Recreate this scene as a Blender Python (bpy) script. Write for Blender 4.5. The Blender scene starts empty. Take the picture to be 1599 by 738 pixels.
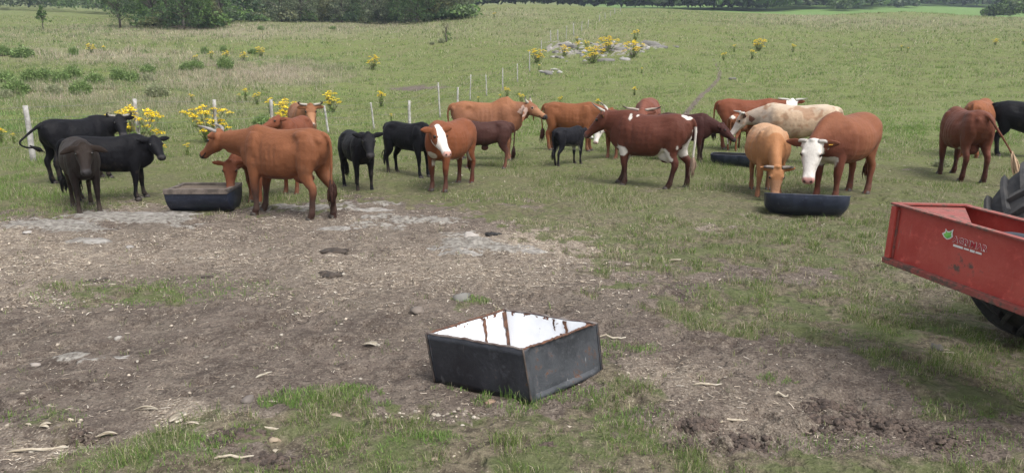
import bpy, bmesh, math, random
import numpy as np
from mathutils import Vector, Matrix
R = math.radians
C = bpy.context.scene.collection
rng = np.random.default_rng(7)
random.seed(7)

# ------------------------------------------------------------ camera
PITCH = R(13.1); EYE = 2.1; FPX = 1155.0
cam = bpy.data.cameras.new('camera'); camo = bpy.data.objects.new('camera', cam); C.objects.link(camo)
camo.location = (0, 0, EYE); camo.rotation_euler = (R(90) - PITCH, 0, 0)
cam.sensor_width = 36; cam.lens = 36 * FPX / 1599; cam.clip_start = 0.05; cam.clip_end = 3000
bpy.context.scene.camera = camo

# ------------------------------------------------------------ daylight under thin cloud
HAZE = 0.00034
SUN_EL, SUN_AZ = R(58), R(140)      # azimuth from +Y (view direction) towards +X
w = bpy.data.worlds.new('World'); bpy.context.scene.world = w; w.use_nodes = True
nt = w.node_tree; nt.nodes.clear()
out = nt.nodes.new('ShaderNodeOutputWorld'); bg = nt.nodes.new('ShaderNodeBackground')
sky = nt.nodes.new('ShaderNodeTexSky'); sky.sky_type = 'NISHITA'; sky.sun_disc = False
sky.sun_elevation = SUN_EL; sky.sun_rotation = SUN_AZ; sky.dust_density = 4.0; sky.air_density = 1.0; sky.ozone_density = 1.0
hs = nt.nodes.new('ShaderNodeHueSaturation'); hs.inputs['Saturation'].default_value = 0.28
nt.links.new(sky.outputs[0], hs.inputs['Color']); nt.links.new(hs.outputs[0], bg.inputs[0]); nt.links.new(bg.outputs[0], out.inputs[0])
bg.inputs[1].default_value = 0.145
sl = bpy.data.lights.new('sun', 'SUN'); sl.energy = 1.5; sl.angle = R(28); sl.color = (1.0, 0.96, 0.9)
so = bpy.data.objects.new('sun', sl); C.objects.link(so)
sdir = Vector((math.sin(SUN_AZ) * math.cos(SUN_EL), math.cos(SUN_AZ) * math.cos(SUN_EL), math.sin(SUN_EL)))
so.rotation_euler = sdir.to_track_quat('Z', 'Y').to_euler(); so.location = (0, -20, 40)
sc = bpy.context.scene
sc.view_settings.view_transform = 'Standard'; sc.view_settings.look = 'None'
sc.view_settings.exposure = 0.86; sc.view_settings.gamma = 1; sc.view_settings.use_curve_mapping = False
sc.render.engine = 'CYCLES'; sc.cycles.max_bounces = 6; sc.cycles.volume_bounces = 0; sc.cycles.transparent_max_bounces = 8
sc.cycles.use_denoising = True

# ------------------------------------------------------------ value noise
def _hash(ix, iy, iz, seed):
    h = (ix.astype(np.int64) * 374761393 + iy.astype(np.int64) * 668265263 + iz.astype(np.int64) * 2147483647 + seed * 974711) & 0xffffffff
    h = ((h ^ (h >> 13)) * 1274126177) & 0xffffffff
    h = ((h ^ (h >> 16)) * 2246822519) & 0xffffffff
    return ((h ^ (h >> 15)) & 0xffff) / 65535.0
def vnoise(x, y, z=None, seed=0):
    x = np.asarray(x, float); y = np.asarray(y, float); z = np.zeros_like(x) if z is None else np.asarray(z, float)
    ix, iy, iz = np.floor(x), np.floor(y), np.floor(z)
    fx, fy, fz = x - ix, y - iy, z - iz
    fx = fx * fx * (3 - 2 * fx); fy = fy * fy * (3 - 2 * fy); fz = fz * fz * (3 - 2 * fz)
    r = 0
    for dx in (0, 1):
        for dy in (0, 1):
            for dz in (0, 1):
                r = r + _hash(ix + dx, iy + dy, iz + dz, seed) * (fx if dx else 1 - fx) * (fy if dy else 1 - fy) * (fz if dz else 1 - fz)
    return r
def fbm(x, y, s=1.0, o=4, seed=0, z=None):
    r = 0; a = 0.5; t = 0
    for i in range(o):
        r = r + a * vnoise(np.asarray(x) * s, np.asarray(y) * s, None if z is None else np.asarray(z) * s, seed + i * 17); t += a; a *= .5; s *= 2.07
    return r / t
def sstep(a, b, x):
    t = np.clip((x - a) / (b - a), 0, 1); return t * t * (3 - 2 * t)

# ------------------------------------------------------------ terrain height
CP, SP = math.cos(PITCH), math.sin(PITCH)
TD = np.array([18, 24, 30, 40, 50, 60, 75, 90, 110, 130, 150, 170, 200, 260, 350, 500, 700.])
TU = np.array([-0.68, -0.42, -0.19, 0.0, 0.17, 0.43, 0.69])
TY = np.array([
 [238.6,212,192,166,146,128,104, 84, 62, 44, 32, 26, 21, 16,  8,  0, -8],
 [238.6,212,192,166,145,126,102, 82, 58, 43, 35, 31, 28, 24, 18, 10,  2],
 [238.6,212,192,166,144,124,100, 80, 58, 45, 39, 36, 33, 29, 23, 14,  4],
 [238.6,208,186,156,128,108, 84, 66, 44, 30, 19, 12,  8,  9, 10,  5, -4],
 [238.6,205,182,150,121,102, 80, 64, 44, 32, 22, 17, 14, 16, 14,  8, -2],
 [238.6,205,182,148,120,102, 80, 66, 50, 38, 30, 26, 27, 22, 13,  2, -8],
 [238.6,205,182,148,120,102, 80, 66, 50, 38, 31, 28, 29, 26, 18,  6, -4]])
_v = (TY - 369) / FPX
TS = (-SP - _v * CP) / (CP - _v * SP)      # slope of the sight line (rise over run)
TS[:, 0] = -EYE / 18.0
def terrain(x, y, rough=True):
    x = np.asarray(x, float); y = np.asarray(y, float)
    d = np.maximum(y, 0.5)
    ld = np.log(np.clip(d, 18, 700)); L = np.log(TD)
    u = np.clip(x / np.maximum(d, 6), TU[0], TU[-1])
    j = np.clip(np.searchsorted(TU, u) - 1, 0, len(TU) - 2)
    k = np.clip(np.searchsorted(L, ld) - 1, 0, len(TD) - 2)
    fu = (u - TU[j]) / (TU[j + 1] - TU[j]); fu = fu * fu * (3 - 2 * fu)
    t = np.clip((ld - L[k]) / (L[k + 1] - L[k]), 0, 1)
    def col(jj):
        p0 = TS[jj, np.maximum(k - 1, 0)]; p1 = TS[jj, k]; p2 = TS[jj, k + 1]; p3 = TS[jj, np.minimum(k + 2, len(TD) - 1)]
        return p1 + 0.5 * t * (p2 - p0 + t * (2 * p0 - 5 * p1 + 4 * p2 - p3 + t * (3 * (p1 - p2) + p3 - p0)))
    s = col(j) * (1 - fu) + col(j + 1) * fu
    z = EYE + s * np.clip(d, 18, 700)
    b = sstep(17.0, 21.0, d); z = z * b
    z = z + 1.0 * np.exp(-((x - 10.5) / 7.5) ** 2 - ((y - 79) / 5.0) ** 2) + 1.3 * np.exp(-((x - 79) / 14) ** 2 - ((y - 152) / 12.0) ** 2) + .8 * np.exp(-((x - 30) / 18) ** 2 - ((y - 112) / 12.0) ** 2)
    if rough:
        a = sstep(16, 60, d)
        z = z + a * (0.5 * (fbm(x, y, 0.06, 3, 5) - .5) + (0.28 + .45 * sstep(-.05, -.25, u)) * (fbm(x, y, 0.35, 3, 9) - .5))
        n = 1 - sstep(14, 24, d)
        z = z + n * (0.10 * (fbm(x, y, 0.8, 2, 21) - .5) + 0.035 * (fbm(x, y, 4.5, 3, 31) - .5))
        z = z + 0.016 * (fbm(x, y, 17, 2, 41) - .5) * (1 - sstep(9, 14, d))
        hp = fbm(x, y, 5.2, 2, 43); z = z - .035 * sstep(.60, .74, hp) * (1 - sstep(11, 16, d))      # hoof-trodden hollows
        z = z + sstep(20, 35, d) * (.10 * (fbm(x, y, 1.1, 2, 44) - .5))
    return z
def gz(x, y): return float(terrain(np.array([x]), np.array([y]))[0])
def ray(px, py):
    u = (px - 799.5) / FPX; v = (py - 369) / FPX
    return np.array([u, CP - v * SP, -SP - v * CP])
def flatpt(px, py, z=0.0):
    r = ray(px, py); t = (z - EYE) / r[2]; return np.array([0, 0, EYE]) + t * r
def at(px, py, dmax=600):
    """ground point seen at a pixel of the photograph (ray march)"""
    r = ray(px, py); r = r / r[1]
    ds = np.exp(np.linspace(math.log(2.5), math.log(dmax), 2600))
    P = np.array([0, 0, EYE])[None] + ds[:, None] * r[None]
    g = terrain(P[:, 0], P[:, 1])
    hit = np.nonzero(P[:, 2] <= g)[0]
    i = hit[0] if len(hit) else len(ds) - 1
    return Vector((float(P[i, 0]), float(P[i, 1]), float(g[i])))
def pt_at(px, py, d):
    r = ray(px, py); r = r / r[1]; return Vector((float(r[0] * d), float(d), float(EYE + r[2] * d)))
def to_px(x, y, z):
    zz = np.asarray(z) - EYE; y = np.maximum(np.asarray(y, float), .3)
    den = y * CP - zz * SP
    den = np.where(np.abs(den) < .2, .2, den)
    return 799.5 + FPX * np.asarray(x) / den, 369 - FPX * (y * SP + zz * CP) / den

# ------------------------------------------------------------ object helpers
def link(o, parent=None):
    C.objects.link(o)
    if parent is not None: o.parent = parent
    return o
def empty(name, loc=(0, 0, 0), rz=0.0, scale=1.0):
    o = bpy.data.objects.new(name, None); o.empty_display_size = .2; C.objects.link(o)
    o.location = loc; o.rotation_euler = (0, 0, rz); o.scale = (scale,) * 3 if np.isscalar(scale) else scale
    return o
def tag(o, label=None, cat=None, group=None, kind=None):
    if label: o['label'] = label
    if cat: o['category'] = cat
    if group: o['group'] = group
    if kind: o['kind'] = kind
    return o
def np_mesh(name, V, F, col=None, smooth=False, mats=None, midx=None):
    """V (n,3), F (m,3|4) or list of such arrays"""
    me = bpy.data.meshes.new(name)
    Fs = F if isinstance(F, list) else [F]
    V = np.ascontiguousarray(V, dtype=np.float32)
    me.vertices.add(len(V)); me.vertices.foreach_set('co', V.ravel())
    li = np.concatenate([f.ravel() for f in Fs]).astype(np.int32)
    sizes = np.concatenate([np.full(len(f), f.shape[1]) for f in Fs]).astype(np.int32)
    me.loops.add(len(li)); me.loops.foreach_set('vertex_index', li)
    me.polygons.add(len(sizes)); st = np.concatenate([[0], np.cumsum(sizes)[:-1]]).astype(np.int32)
    me.polygons.foreach_set('loop_start', st); me.polygons.foreach_set('loop_total', sizes)
    if smooth: me.polygons.foreach_set('use_smooth', np.ones(len(sizes), bool))
    if midx is not None: me.polygons.foreach_set('material_index', midx.astype(np.int32))
    me.update(calc_edges=True); me.validate()
    if col is not None:
        for nm, c in (col.items() if isinstance(col, dict) else [('col', col)]):
            a = me.color_attributes.new(nm, 'FLOAT_COLOR', 'POINT')
            c4 = np.ones((len(V), 4), np.float32); c4[:, :c.shape[1]] = c
            a.data.foreach_set('color', c4.ravel())
    for m in (mats or []): me.materials.append(m)
    return me
def obj(name, me, parent=None, mat=None, loc=None):
    o = bpy.data.objects.new(name, me)
    if mat is not None: me.materials.append(mat)
    link(o, parent)
    if loc is not None: o.location = loc
    return o

class MB:
    """collects verts/faces of boxes, tubes, lofts"""
    def __init__(s): s.v = []; s.f = []
    def add(s, V, F):
        n = len(s.v); s.v.extend([tuple(map(float, p)) for p in V]); s.f.extend([tuple(int(i) + n for i in f) for f in F]); return s
    def box(s, c, d, rot=None, M=None):
        x, y, z = d[0] / 2, d[1] / 2, d[2] / 2
        V = [Vector((a, b, e)) for a in (-x, x) for b in (-y, y) for e in (-z, z)]
        if rot is not None: V = [Matrix.Rotation(rot, 3, 'Z') @ q for q in V]
        V = [q + Vector(c) for q in V]
        if M is not None: V = [M @ q for q in V]
        return s.add(V, [(0, 1, 3, 2), (4, 6, 7, 5), (0, 4, 5, 1), (2, 3, 7, 6), (0, 2, 6, 4), (1, 5, 7, 3)])
    def hexa(s, P):   # 4 bottom, 4 top
        return s.add(P, [(3, 2, 1, 0), (4, 5, 6, 7), (0, 1, 5, 4), (1, 2, 6, 5), (2, 3, 7, 6), (3, 0, 4, 7)])
    def loft(s, rings, cap=True):
        n = len(rings[0]); V = [p for r in rings for p in r]; F = []
        for i in range(len(rings) - 1):
            for j in range(n):
                k = (j + 1) % n; F.append((i * n + j, i * n + k, (i + 1) * n + k, (i + 1) * n + j))
        if cap: F.append(tuple(range(n - 1, -1, -1))); F.append(tuple((len(rings) - 1) * n + j for j in range(n)))
        return s.add(V, F)
    def tube(s, pts, rad, n=10, side=None, sq=None):
        """rad: per point r or (r_side, r_up); side: reference side axis"""
        pts = [Vector(p) for p in pts]; rings = []
        for i, p in enumerate(pts):
            t = (pts[min(i + 1, len(pts) - 1)] - pts[max(i - 1, 0)]).normalized()
            a = Vector(side) if side is not None else (Vector((0, 0, 1)) if abs(t.z) < .9 else Vector((0, 1, 0))).cross(t)
            a = (a - t * a.dot(t)).normalized(); b = t.cross(a)
            r = rad[i] if not np.isscalar(rad) else rad
            ra, rb = (r, r) if np.isscalar(r) else r
            rings.append([p + a * ra * math.cos(q) + b * rb * math.sin(q) for q in [2 * math.pi * j / n for j in range(n)]])
        return s.loft(rings)
    def ball(s, c, r, n=10, m=7):
        r = (r,) * 3 if np.isscalar(r) else r; rings = []
        for i in range(1, m):
            ph = math.pi * i / m
            rings.append([(c[0] + r[0] * math.sin(ph) * math.cos(2 * math.pi * j / n), c[1] + r[1] * math.sin(ph) * math.sin(2 * math.pi * j / n), c[2] - r[2] * math.cos(ph)) for j in range(n)])
        return s.loft(rings)
    def mesh(s, name, smooth=True):
        me = bpy.data.meshes.new(name); me.from_pydata(s.v, [], s.f); me.update()
        if smooth: me.polygons.foreach_set('use_smooth', [True] * len(me.polygons))
        return me
    def build(s, name, mat, parent=None, smooth=True, bevel=0, loc=None):
        me = s.mesh(name, smooth)
        if bevel:
            bm = bmesh.new(); bm.from_mesh(me); bmesh.ops.recalc_face_normals(bm, faces=bm.faces)
            bmesh.ops.bevel(bm, geom=[e for e in bm.edges if e.calc_face_angle(0) > R(30)], offset=bevel, segments=2, affect='EDGES', profile=.6); bm.to_mesh(me); bm.free()
            me.polygons.foreach_set('use_smooth', [False] * len(me.polygons))
        return obj(name, me, parent, mat, loc)

# ------------------------------------------------------------ material helpers
def newmat(name):
    m = bpy.data.materials.new(name); m.use_nodes = True; n = m.node_tree; n.nodes.clear()
    o = n.nodes.new('ShaderNodeOutputMaterial'); b = n.nodes.new('ShaderNodeBsdfPrincipled'); n.links.new(b.outputs[0], o.inputs[0])
    return m, n, b
class G:
    """tiny node-graph helper"""
    def __init__(s, n): s.n = n
    def node(s, t, **k):
        q = s.n.nodes.new(t)
        for a, b in k.items(): setattr(q, a, b)
        return q
    def put(s, sock, v):
        if isinstance(v, bpy.types.NodeSocket): s.n.links.new(v, sock)
        else: sock.default_value = v if not (isinstance(v, tuple) and len(v) == 3 and sock.type == 'RGBA') else (*v, 1)
    def pos(s, kind='Object'): return s.node('ShaderNodeTexCoord').outputs[kind]
    def noise(s, scale, detail=4, rough=.55, vec=None, dist=0.0, out=0):
        q = s.node('ShaderNodeTexNoise'); q.inputs['Scale'].default_value = scale; q.inputs['Detail'].default_value = detail
        q.inputs['Roughness'].default_value = rough; q.inputs['Distortion'].default_value = dist
        s.put(q.inputs['Vector'], vec if vec is not None else s.pos()); return q.outputs[out]
    def voro(s, scale, vec=None, out='Distance', feature='F1', rnd=1.0):
        q = s.node('ShaderNodeTexVoronoi', feature=feature); q.inputs['Scale'].default_value = scale; q.inputs['Randomness'].default_value = rnd
        s.put(q.inputs['Vector'], vec if vec is not None else s.pos()); return q.outputs[out]
    def mapping(s, vec, scale=(1, 1, 1), rot=(0, 0, 0)):
        q = s.node('ShaderNodeMapping'); q.inputs['Scale'].default_value = scale; q.inputs['Rotation'].default_value = rot; s.put(q.inputs[0], vec); return q.outputs[0]
    def ramp(s, v, a, b, c0=0.0, c1=1.0):
        q = s.node('ShaderNodeMapRange'); q.interpolation_type = 'SMOOTHSTEP'
        s.put(q.inputs[0], v); q.inputs[1].default_value = a; q.inputs[2].default_value = b; q.inputs[3].default_value = c0; q.inputs[4].default_value = c1
        return q.outputs[0]
    def mix(s, f, a, b, mode='MIX'):
        q = s.node('ShaderNodeMix', data_type='RGBA', blend_type=mode); s.put(q.inputs[0], f); s.put(q.inputs[6], a); s.put(q.inputs[7], b); return q.outputs[2]
    def math(s, op, a, b=0.0):
        q = s.node('ShaderNodeMath', operation=op); s.put(q.inputs[0], a); s.put(q.inputs[1], b); return q.outputs[0]
    def attr(s, name):
        return s.node('ShaderNodeAttribute', attribute_name=name).outputs
    def sep(s, c):
        q = s.node('ShaderNodeSeparateColor'); s.put(q.inputs[0], c); return q.outputs
    def bump(s, h, strength=.5, dist=.01, normal=None):
        q = s.node('ShaderNodeBump'); q.inputs['Strength'].default_value = strength; q.inputs['Distance'].default_value = dist
        s.put(q.inputs['Height'], h)
        if normal is not None: s.put(q.inputs['Normal'], normal)
        return q.outputs[0]
    def rnd(s): return s.node('ShaderNodeObjectInfo').outputs['Random']
def simple(name, col, rough=.7, var=.25, scale=8, bump=.0, metallic=0, spec=.5, col2=None, bdist=.004):
    m, n, b = newmat(name); g = G(n)
    c2 = col2 or tuple(c * (1 - var) for c in col)
    c = g.mix(g.ramp(g.noise(scale, 5), .35, .65), c2, col)
    g.put(b.inputs['Base Color'], c); b.inputs['Roughness'].default_value = rough; b.inputs['Metallic'].default_value = metallic
    b.inputs['Specular IOR Level'].default_value = spec
    if bump: g.put(b.inputs['Normal'], g.bump(g.noise(scale * 4, 4), bump, bdist))
    return m
def vcmat(name, rough=.8, spec=.2, trans=0.0, var=0.0, scale=4):
    """colour from the mesh's own 'col' attribute"""
    m, n, b = newmat(name); g = G(n); c = g.attr('col')[0]
    if var:
        c = g.mix(1.0, c, g.mix(g.noise(scale, 4), (1 - var,) * 3, (1 + var,) * 3), 'MULTIPLY')
    g.put(b.inputs['Base Color'], c); b.inputs['Roughness'].default_value = rough; b.inputs['Specular IOR Level'].default_value = spec
    if trans:
        t = g.node('ShaderNodeBsdfTranslucent'); g.put(t.inputs[0], c); mx = g.node('ShaderNodeMixShader'); mx.inputs[0].default_value = trans
        n.links.new(b.outputs[0], mx.inputs[1]); n.links.new(t.outputs[0], mx.inputs[2])
        o = [q for q in n.nodes if q.type == 'OUTPUT_MATERIAL'][0]; n.links.new(mx.outputs[0], o.inputs[0])
    return m
# ------------------------------------------------------------ what covers the ground (maps over world x,y)
def poly_mask(px, py, pts, soft):
    """1 inside the outline, fading over 'soft' pixels"""
    pts = np.array(pts, float); inside = np.zeros(px.shape, bool); dist = np.full(px.shape, 1e9)
    n = len(pts)
    for i in range(n):
        a = pts[i]; b = pts[(i + 1) % n]
        c = ((a[1] > py) != (b[1] > py)) & (px < (b[0] - a[0]) * (py - a[1]) / (b[1] - a[1] + 1e-9) + a[0]); inside ^= c
        ab = b - a; t = np.clip(((px - a[0]) * ab[0] + (py - a[1]) * ab[1]) / (ab @ ab), 0, 1)
        dist = np.minimum(dist, np.hypot(px - a[0] - t * ab[0], (py - a[1] - t * ab[1]) * 1.8))
    return np.clip(.5 + np.where(inside, dist, -dist) / (2 * soft), 0, 1)
def blob(px, py, cx, cy, rx, ry):
    return np.clip(1.25 - np.hypot((px - cx) / rx, (py - cy) / ry), 0, 1)
DIRT = [(-400, 352), (-60, 352), (60, 338), (160, 334), (240, 318), (330, 330), (430, 322), (560, 312), (690, 322), (790, 345), (850, 365), (900, 400), (960, 420), (1100, 410), (1240, 412), (1235, 440),
        (1060, 445), (1000, 470), (1010, 510), (1200, 520), (1330, 560), (1390, 600), (1420, 640), (1599, 660), (1700, 700), (1500, 720), (1180, 705), (1040, 700), (1010, 600), (940, 560), (930, 600), (840, 640),
        (700, 640), (560, 625), (430, 640), (330, 665), (150, 712), (-60, 740), (-500, 760)]
def ground_maps(x, y):
    x = np.asarray(x, float); y = np.asarray(y, float)
    zz = terrain(x, y, False)
    px, py = to_px(x, y, zz)
    d = np.maximum(y, .5)
    n1 = fbm(x, y, 1.6, 4, 51) - .5; n2 = fbm(x, y, 6.5, 3, 61) - .5; n3 = fbm(x, y, .45, 3, 71) - .5
    pw = 60 * n1 + 40 * n3; 
    qx = px + pw * 2.2; qy = py + (30 * n1 + 14 * n2) * np.clip(6 / d, .25, 1.5) * 1.6
    near = y < 20
    dirt = np.where(near, poly_mask(qx, qy, DIRT, 26), 0)
    def add(m, v): return np.clip(np.maximum(m, v), 0, 1)
    def sub(m, v): return np.clip(m - v, 0, 1)
    # grassy islands in the dirt
    for cx, cy, rx, ry, k in [(210, 457, 135, 15, .95), (450, 448, 70, 9, .45), (60, 640, 70, 40, .45), (520, 612, 70, 22, .9), (250, 712, 200, 28, .8), (420, 690, 120, 30, .5), (620, 690, 150, 40, .75), (730, 470, 45, 10, .6), (880, 690, 220, 55, .7), (930, 440, 60, 18, .5)]:
        dirt = sub(dirt, blob(qx, qy, cx, cy, rx, ry) * k * near)
    # bare patches in the grass
    for cx, cy, rx, ry, k in [(860, 385, 110, 28, .8), (1130, 360, 120, 12, .35), (1200, 335, 60, 10, .3), (1150, 650, 260, 50, .75), (1330, 655, 130, 40, .6), (1560, 590, 60, 40, .5), (1240, 425, 90, 14, .6), (1420, 268, 60, 6, .35), (1090, 300, 80, 8, .25),
                              (360, 700, 90, 25, .7), (440, 725, 80, 20, .8), (650, 650, 200, 22, .5), (230, 315, 60, 8, .5), (990, 470, 130, 30, .5), (1240, 560, 170, 40, .5), (1480, 680, 120, 30, .5), (90, 270, 20, 5, .3), (800, 320, 60, 10, .4)]:
        dirt = add(dirt, blob(qx, qy, cx, cy, rx, ry) * k * near)
    dirt = np.clip(dirt + n2 * .9 * (dirt > .02) * (dirt < .98) + n2 * .35, 0, 1)
    # far bare soil
    far = ~near
    bare = blob(px + 40 * n1, py + 6 * n1, 650, 137, 65, 7) * far * .9
    pathc = np.interp(py, [80, 100, 112, 125, 140, 160, 180], [1108, 1119, 1124, 1122, 1106, 1085, 1070])
    path = np.clip(1.2 - np.abs(px - pathc + 4 * n2) / np.interp(py, [95, 160], [2.5, 9]), 0, 1) * (py < 185) * (py > 88) * far * (px > 1000)
    dirt = np.where(far, np.clip(bare + path * .75, 0, 1), dirt)
    # straw trampled over the ground
    straw = 0
    for cx, cy, rx, ry, k in [(60, 400, 220, 48, 1.), (0, 460, 160, 30, .6), (680, 410, 330, 60, .65), (880, 385, 140, 45, 1.), (1000, 350, 240, 26, .55), (1130, 320, 180, 22, .5), (120, 700, 200, 30, .9), (330, 660, 90, 25, .8), (560, 440, 200, 50, .4),
                              (250, 325, 90, 10, .5), (1430, 420, 130, 90, .45), (760, 290, 300, 22, .4), (1250, 350, 150, 20, .4), (1480, 270, 120, 14, .35), (1270, 240, 160, 12, .3), (1060, 590, 90, 40, .5), (500, 350, 260, 20, .4), (300, 400, 200, 40, .5), (1160, 660, 200, 50, .35)]:
        straw = np.maximum(straw, blob(qx, qy, cx, cy, rx, ry) * k)
    straw = np.where(near, straw, 0)
    straw = np.clip(straw * (1 + 1.2 * n2 + n1) , 0, 1)
    rock = 0
    for cx, cy, rx, ry, k in [(110, 356, 100, 12, 1.), (210, 341, 110, 8, 1.), (480, 325, 110, 6, .8), (620, 345, 120, 6, .7), (760, 388, 90, 12, .9), (150, 562, 60, 12, .6), (620, 322, 60, 5, .7), (730, 370, 60, 8, .7), (560, 355, 70, 6, .6), (300, 356, 70, 6, .5)]:
        rock = np.maximum(rock, blob(qx, py + 10 * n2 + 14 * n1, cx, cy, rx, ry) * k)
    knoll = blob(px + 30 * n1, py, 880, 78, 45, 16) * .9; knoll = np.maximum(knoll, blob(px, py, 960, 78, 60, 13)); knoll = np.maximum(knoll, blob(px, py, 1015, 73, 45, 8))
    up_rock = np.where(far, np.clip((knoll * (1 + 4.5 * n2 + 2 * n1) - .28) * 1.1, 0, 1), 0)
    rock = np.where(near, np.clip(rock * (1 + 1.2 * n2), 0, 1), 0)
    dirt = np.maximum(dirt, up_rock * .8); rock = np.maximum(rock, up_rock)
    # dry, straw-coloured pasture
    dry = np.zeros_like(px)
    for cx, cy, rx, ry, k in [(420, 115, 130, 26, 1.), (300, 128, 110, 24, .7), (180, 88, 200, 14, .75), (330, 50, 300, 14, .7), (110, 150, 120, 26, .6), (560, 40, 150, 10, .6), (700, 45, 200, 20, .25), (250, 165, 200, 20, .4), (60, 60, 160, 12, .3), (800, 22, 90, 12, .4), (1400, 35, 300, 12, .4), (1260, 30, 100, 8, .7), (420, 205, 60, 20, .2), (900, 55, 120, 20, .25)]:
        dry = np.maximum(dry, blob(px + 120 * n1, py + 22 * n1 + 10 * n3, cx, cy, rx, ry) * k)
    dry = np.where(y > 22, dry, 0)
    lush = blob(px, py, 1400, 60 + 10, 0.1, .1)
    for cx, cy, rx, ry, k in [(1500, 190, 300, 60, .9), (1200, 130, 500, 60, .55), (700, 210, 300, 40, .5), (40, 300, 140, 60, .7), (1400, 14, 160, 12, 1.), (560, 120, 180, 50, .35), (950, 100, 300, 20, .5)]:
        lush = np.maximum(lush, blob(px + 80 * n1, py + 12 * n1, cx, cy, rx, ry) * k)
    return dict(dirt=dirt, straw=straw, rock=rock, dry=np.clip(dry * (1 + n1), 0, 1), lush=np.clip(lush, 0, 1), px=px, py=py)

# ------------------------------------------------------------ the ground sheet
yr = [-80, -50, -30, -18, -10, -6, -3, -1, 0, .8, 1.5, 2.0]
d = 2.3
while d < 760: yr.append(d); d *= 1.0048 if d < 9 else (1.0062 if d < 60 else 1.011)
yr = np.array(yr); cs = np.linspace(-1, 1, 561)
hw = np.sqrt((0.95 * yr) ** 2 + 4.2 ** 2) + np.where(yr > 60, 0, 0)
hw[yr < 2.1] = np.maximum(hw[yr < 2.1], 6 + 1.0 * np.abs(yr[yr < 2.1] - 2.1))
X = cs[None, :] * hw[:, None]; 
# stretch the outermost columns out to the sides
edge = np.sign(cs) * np.clip((np.abs(cs) - .93) / .07, 0, 1) ** 2
X = X + edge[None, :] * (25 + 1.1 * np.abs(yr))[:, None]
Y = np.repeat(yr[:, None], len(cs), 1)
Z = terrain(X, Y)
M_ = ground_maps(X.ravel(), Y.ravel())
Z = Z + (M_['rock'].reshape(Z.shape) * .05) * (Y < 20) + M_['rock'].reshape(Z.shape) * .25 * (Y > 30) + (M_['dirt'].reshape(Z.shape) - 1) * -.02 * (Y < 20)
clod = sstep(.5, .9, fbm(X, Y, 9, 3, 91)) * np.clip(1 - np.hypot((M_['px'].reshape(Z.shape) - 1200) / 260, (M_['py'].reshape(Z.shape) - 665) / 55), 0, 1)
Z = Z + clod * .09
nr, nc = Z.shape
idx = np.arange(nr * nc).reshape(nr, nc)
F = np.stack([idx[:-1, :-1], idx[:-1, 1:], idx[1:, 1:], idx[1:, :-1]], -1).reshape(-1, 4)
V = np.stack([X, Y, Z], -1).reshape(-1, 3)
mp = np.stack([M_['dirt'], M_['straw'], M_['rock'], M_['dry']], -1)
mp2 = np.stack([M_['lush'], M_['lush'] * 0, M_['lush'] * 0], -1)
gm, n, b = newmat('ground_soil_and_grass'); g = G(n)
P = g.pos()
a1 = g.attr('map'); sp = g.sep(a1[0]); lu = g.sep(g.attr('map2')[0])[0]
Dm, Sm, Rm, Ym = sp[0], sp[1], sp[2], a1[3]
nA = g.noise(.35, 5, .6, P); nB = g.noise(2.2, 6, .65, P); nC = g.noise(14, 5, .65, P); nD = g.noise(60, 4, .7, P)
gc = g.mix(g.ramp(nB, .35, .65), (.080, .130, .022), (.150, .208, .038))
gc = g.mix(g.ramp(nA, .44, .66), gc, (.135, .150, .048))
gc = g.mix(g.math('MULTIPLY', lu, .75), gc, g.mix(g.ramp(nC, .3, .7), (.120, .175, .045), (.175, .225, .070)))
gc = g.mix(g.ramp(nC, .50, .66), gc, (.25, .24, .11))
gc = g.mix(g.ramp(nC, .45, .34), gc, (.045, .064, .022))
nL = g.noise(.9, 6, .7, P); gc = g.mix(g.ramp(nL, .44, .34, 0, .7), gc, (.060, .085, .028))
gc = g.mix(g.math('MULTIPLY', Ym, .9), gc, g.mix(g.ramp(nC, .35, .6), (.165, .145, .098), (.35, .30, .225)))
dc = g.mix(g.ramp(nB, .35, .65), (.072, .056, .047), (.142, .114, .095))
nM = g.noise(.9, 5, .6, P); dc = g.mix(g.ramp(nM, .46, .66), dc, g.mix(nC, (.095, .078, .064), (.175, .145, .118)))
dc = g.mix(g.ramp(nC, .45, .72), dc, (.19, .158, .13))
dc = g.mix(g.ramp(nD, .58, .70), dc, (.30, .265, .22))
dc = g.mix(g.ramp(nD, .45, .36), dc, (.040, .029, .024))
hoof = g.voro(5.5, g.mapping(P, (1, .8, 1), (0, 0, .4))); hm = g.math('MULTIPLY', g.ramp(hoof, .34, .20), g.ramp(nB, .46, .56))
# crushed straw flecks
Pw = g.mapping(P, (1, 1, 1)); fl = g.voro(55, g.mapping(P, (1, .35, 1), (0, 0, .6))); fl2 = g.voro(48, g.mapping(P, (.35, 1, 1), (0, 0, -.4)))
fm = g.math('MAXIMUM', g.ramp(fl, .30, .16), g.ramp(fl2, .28, .14))
strawc = g.mix(g.ramp(nD, .4, .6), (.25, .20, .15), (.46, .40, .32))
dc = g.mix(g.math('MULTIPLY', fm, g.ramp(Sm, .05, .7, .18, .95)), dc, strawc)
dc = g.mix(g.math('MULTIPLY', Sm, g.ramp(nC, .3, .65, .15, .7)), dc, strawc)
rc = g.mix(g.ramp(nC, .35, .65), (.15, .135, .118), (.31, .292, .262))
dc = g.mix(g.ramp(g.math('ADD', Rm, g.math('MULTIPLY', g.math('SUBTRACT', nC, .5), 1.5)), .36, .62), dc, rc)
thr = g.math('ADD', Dm, g.math('ADD', g.math('MULTIPLY', g.math('SUBTRACT', nC, .5), .9), g.math('MULTIPLY', g.math('SUBTRACT', nB, .5), .5)))
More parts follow.
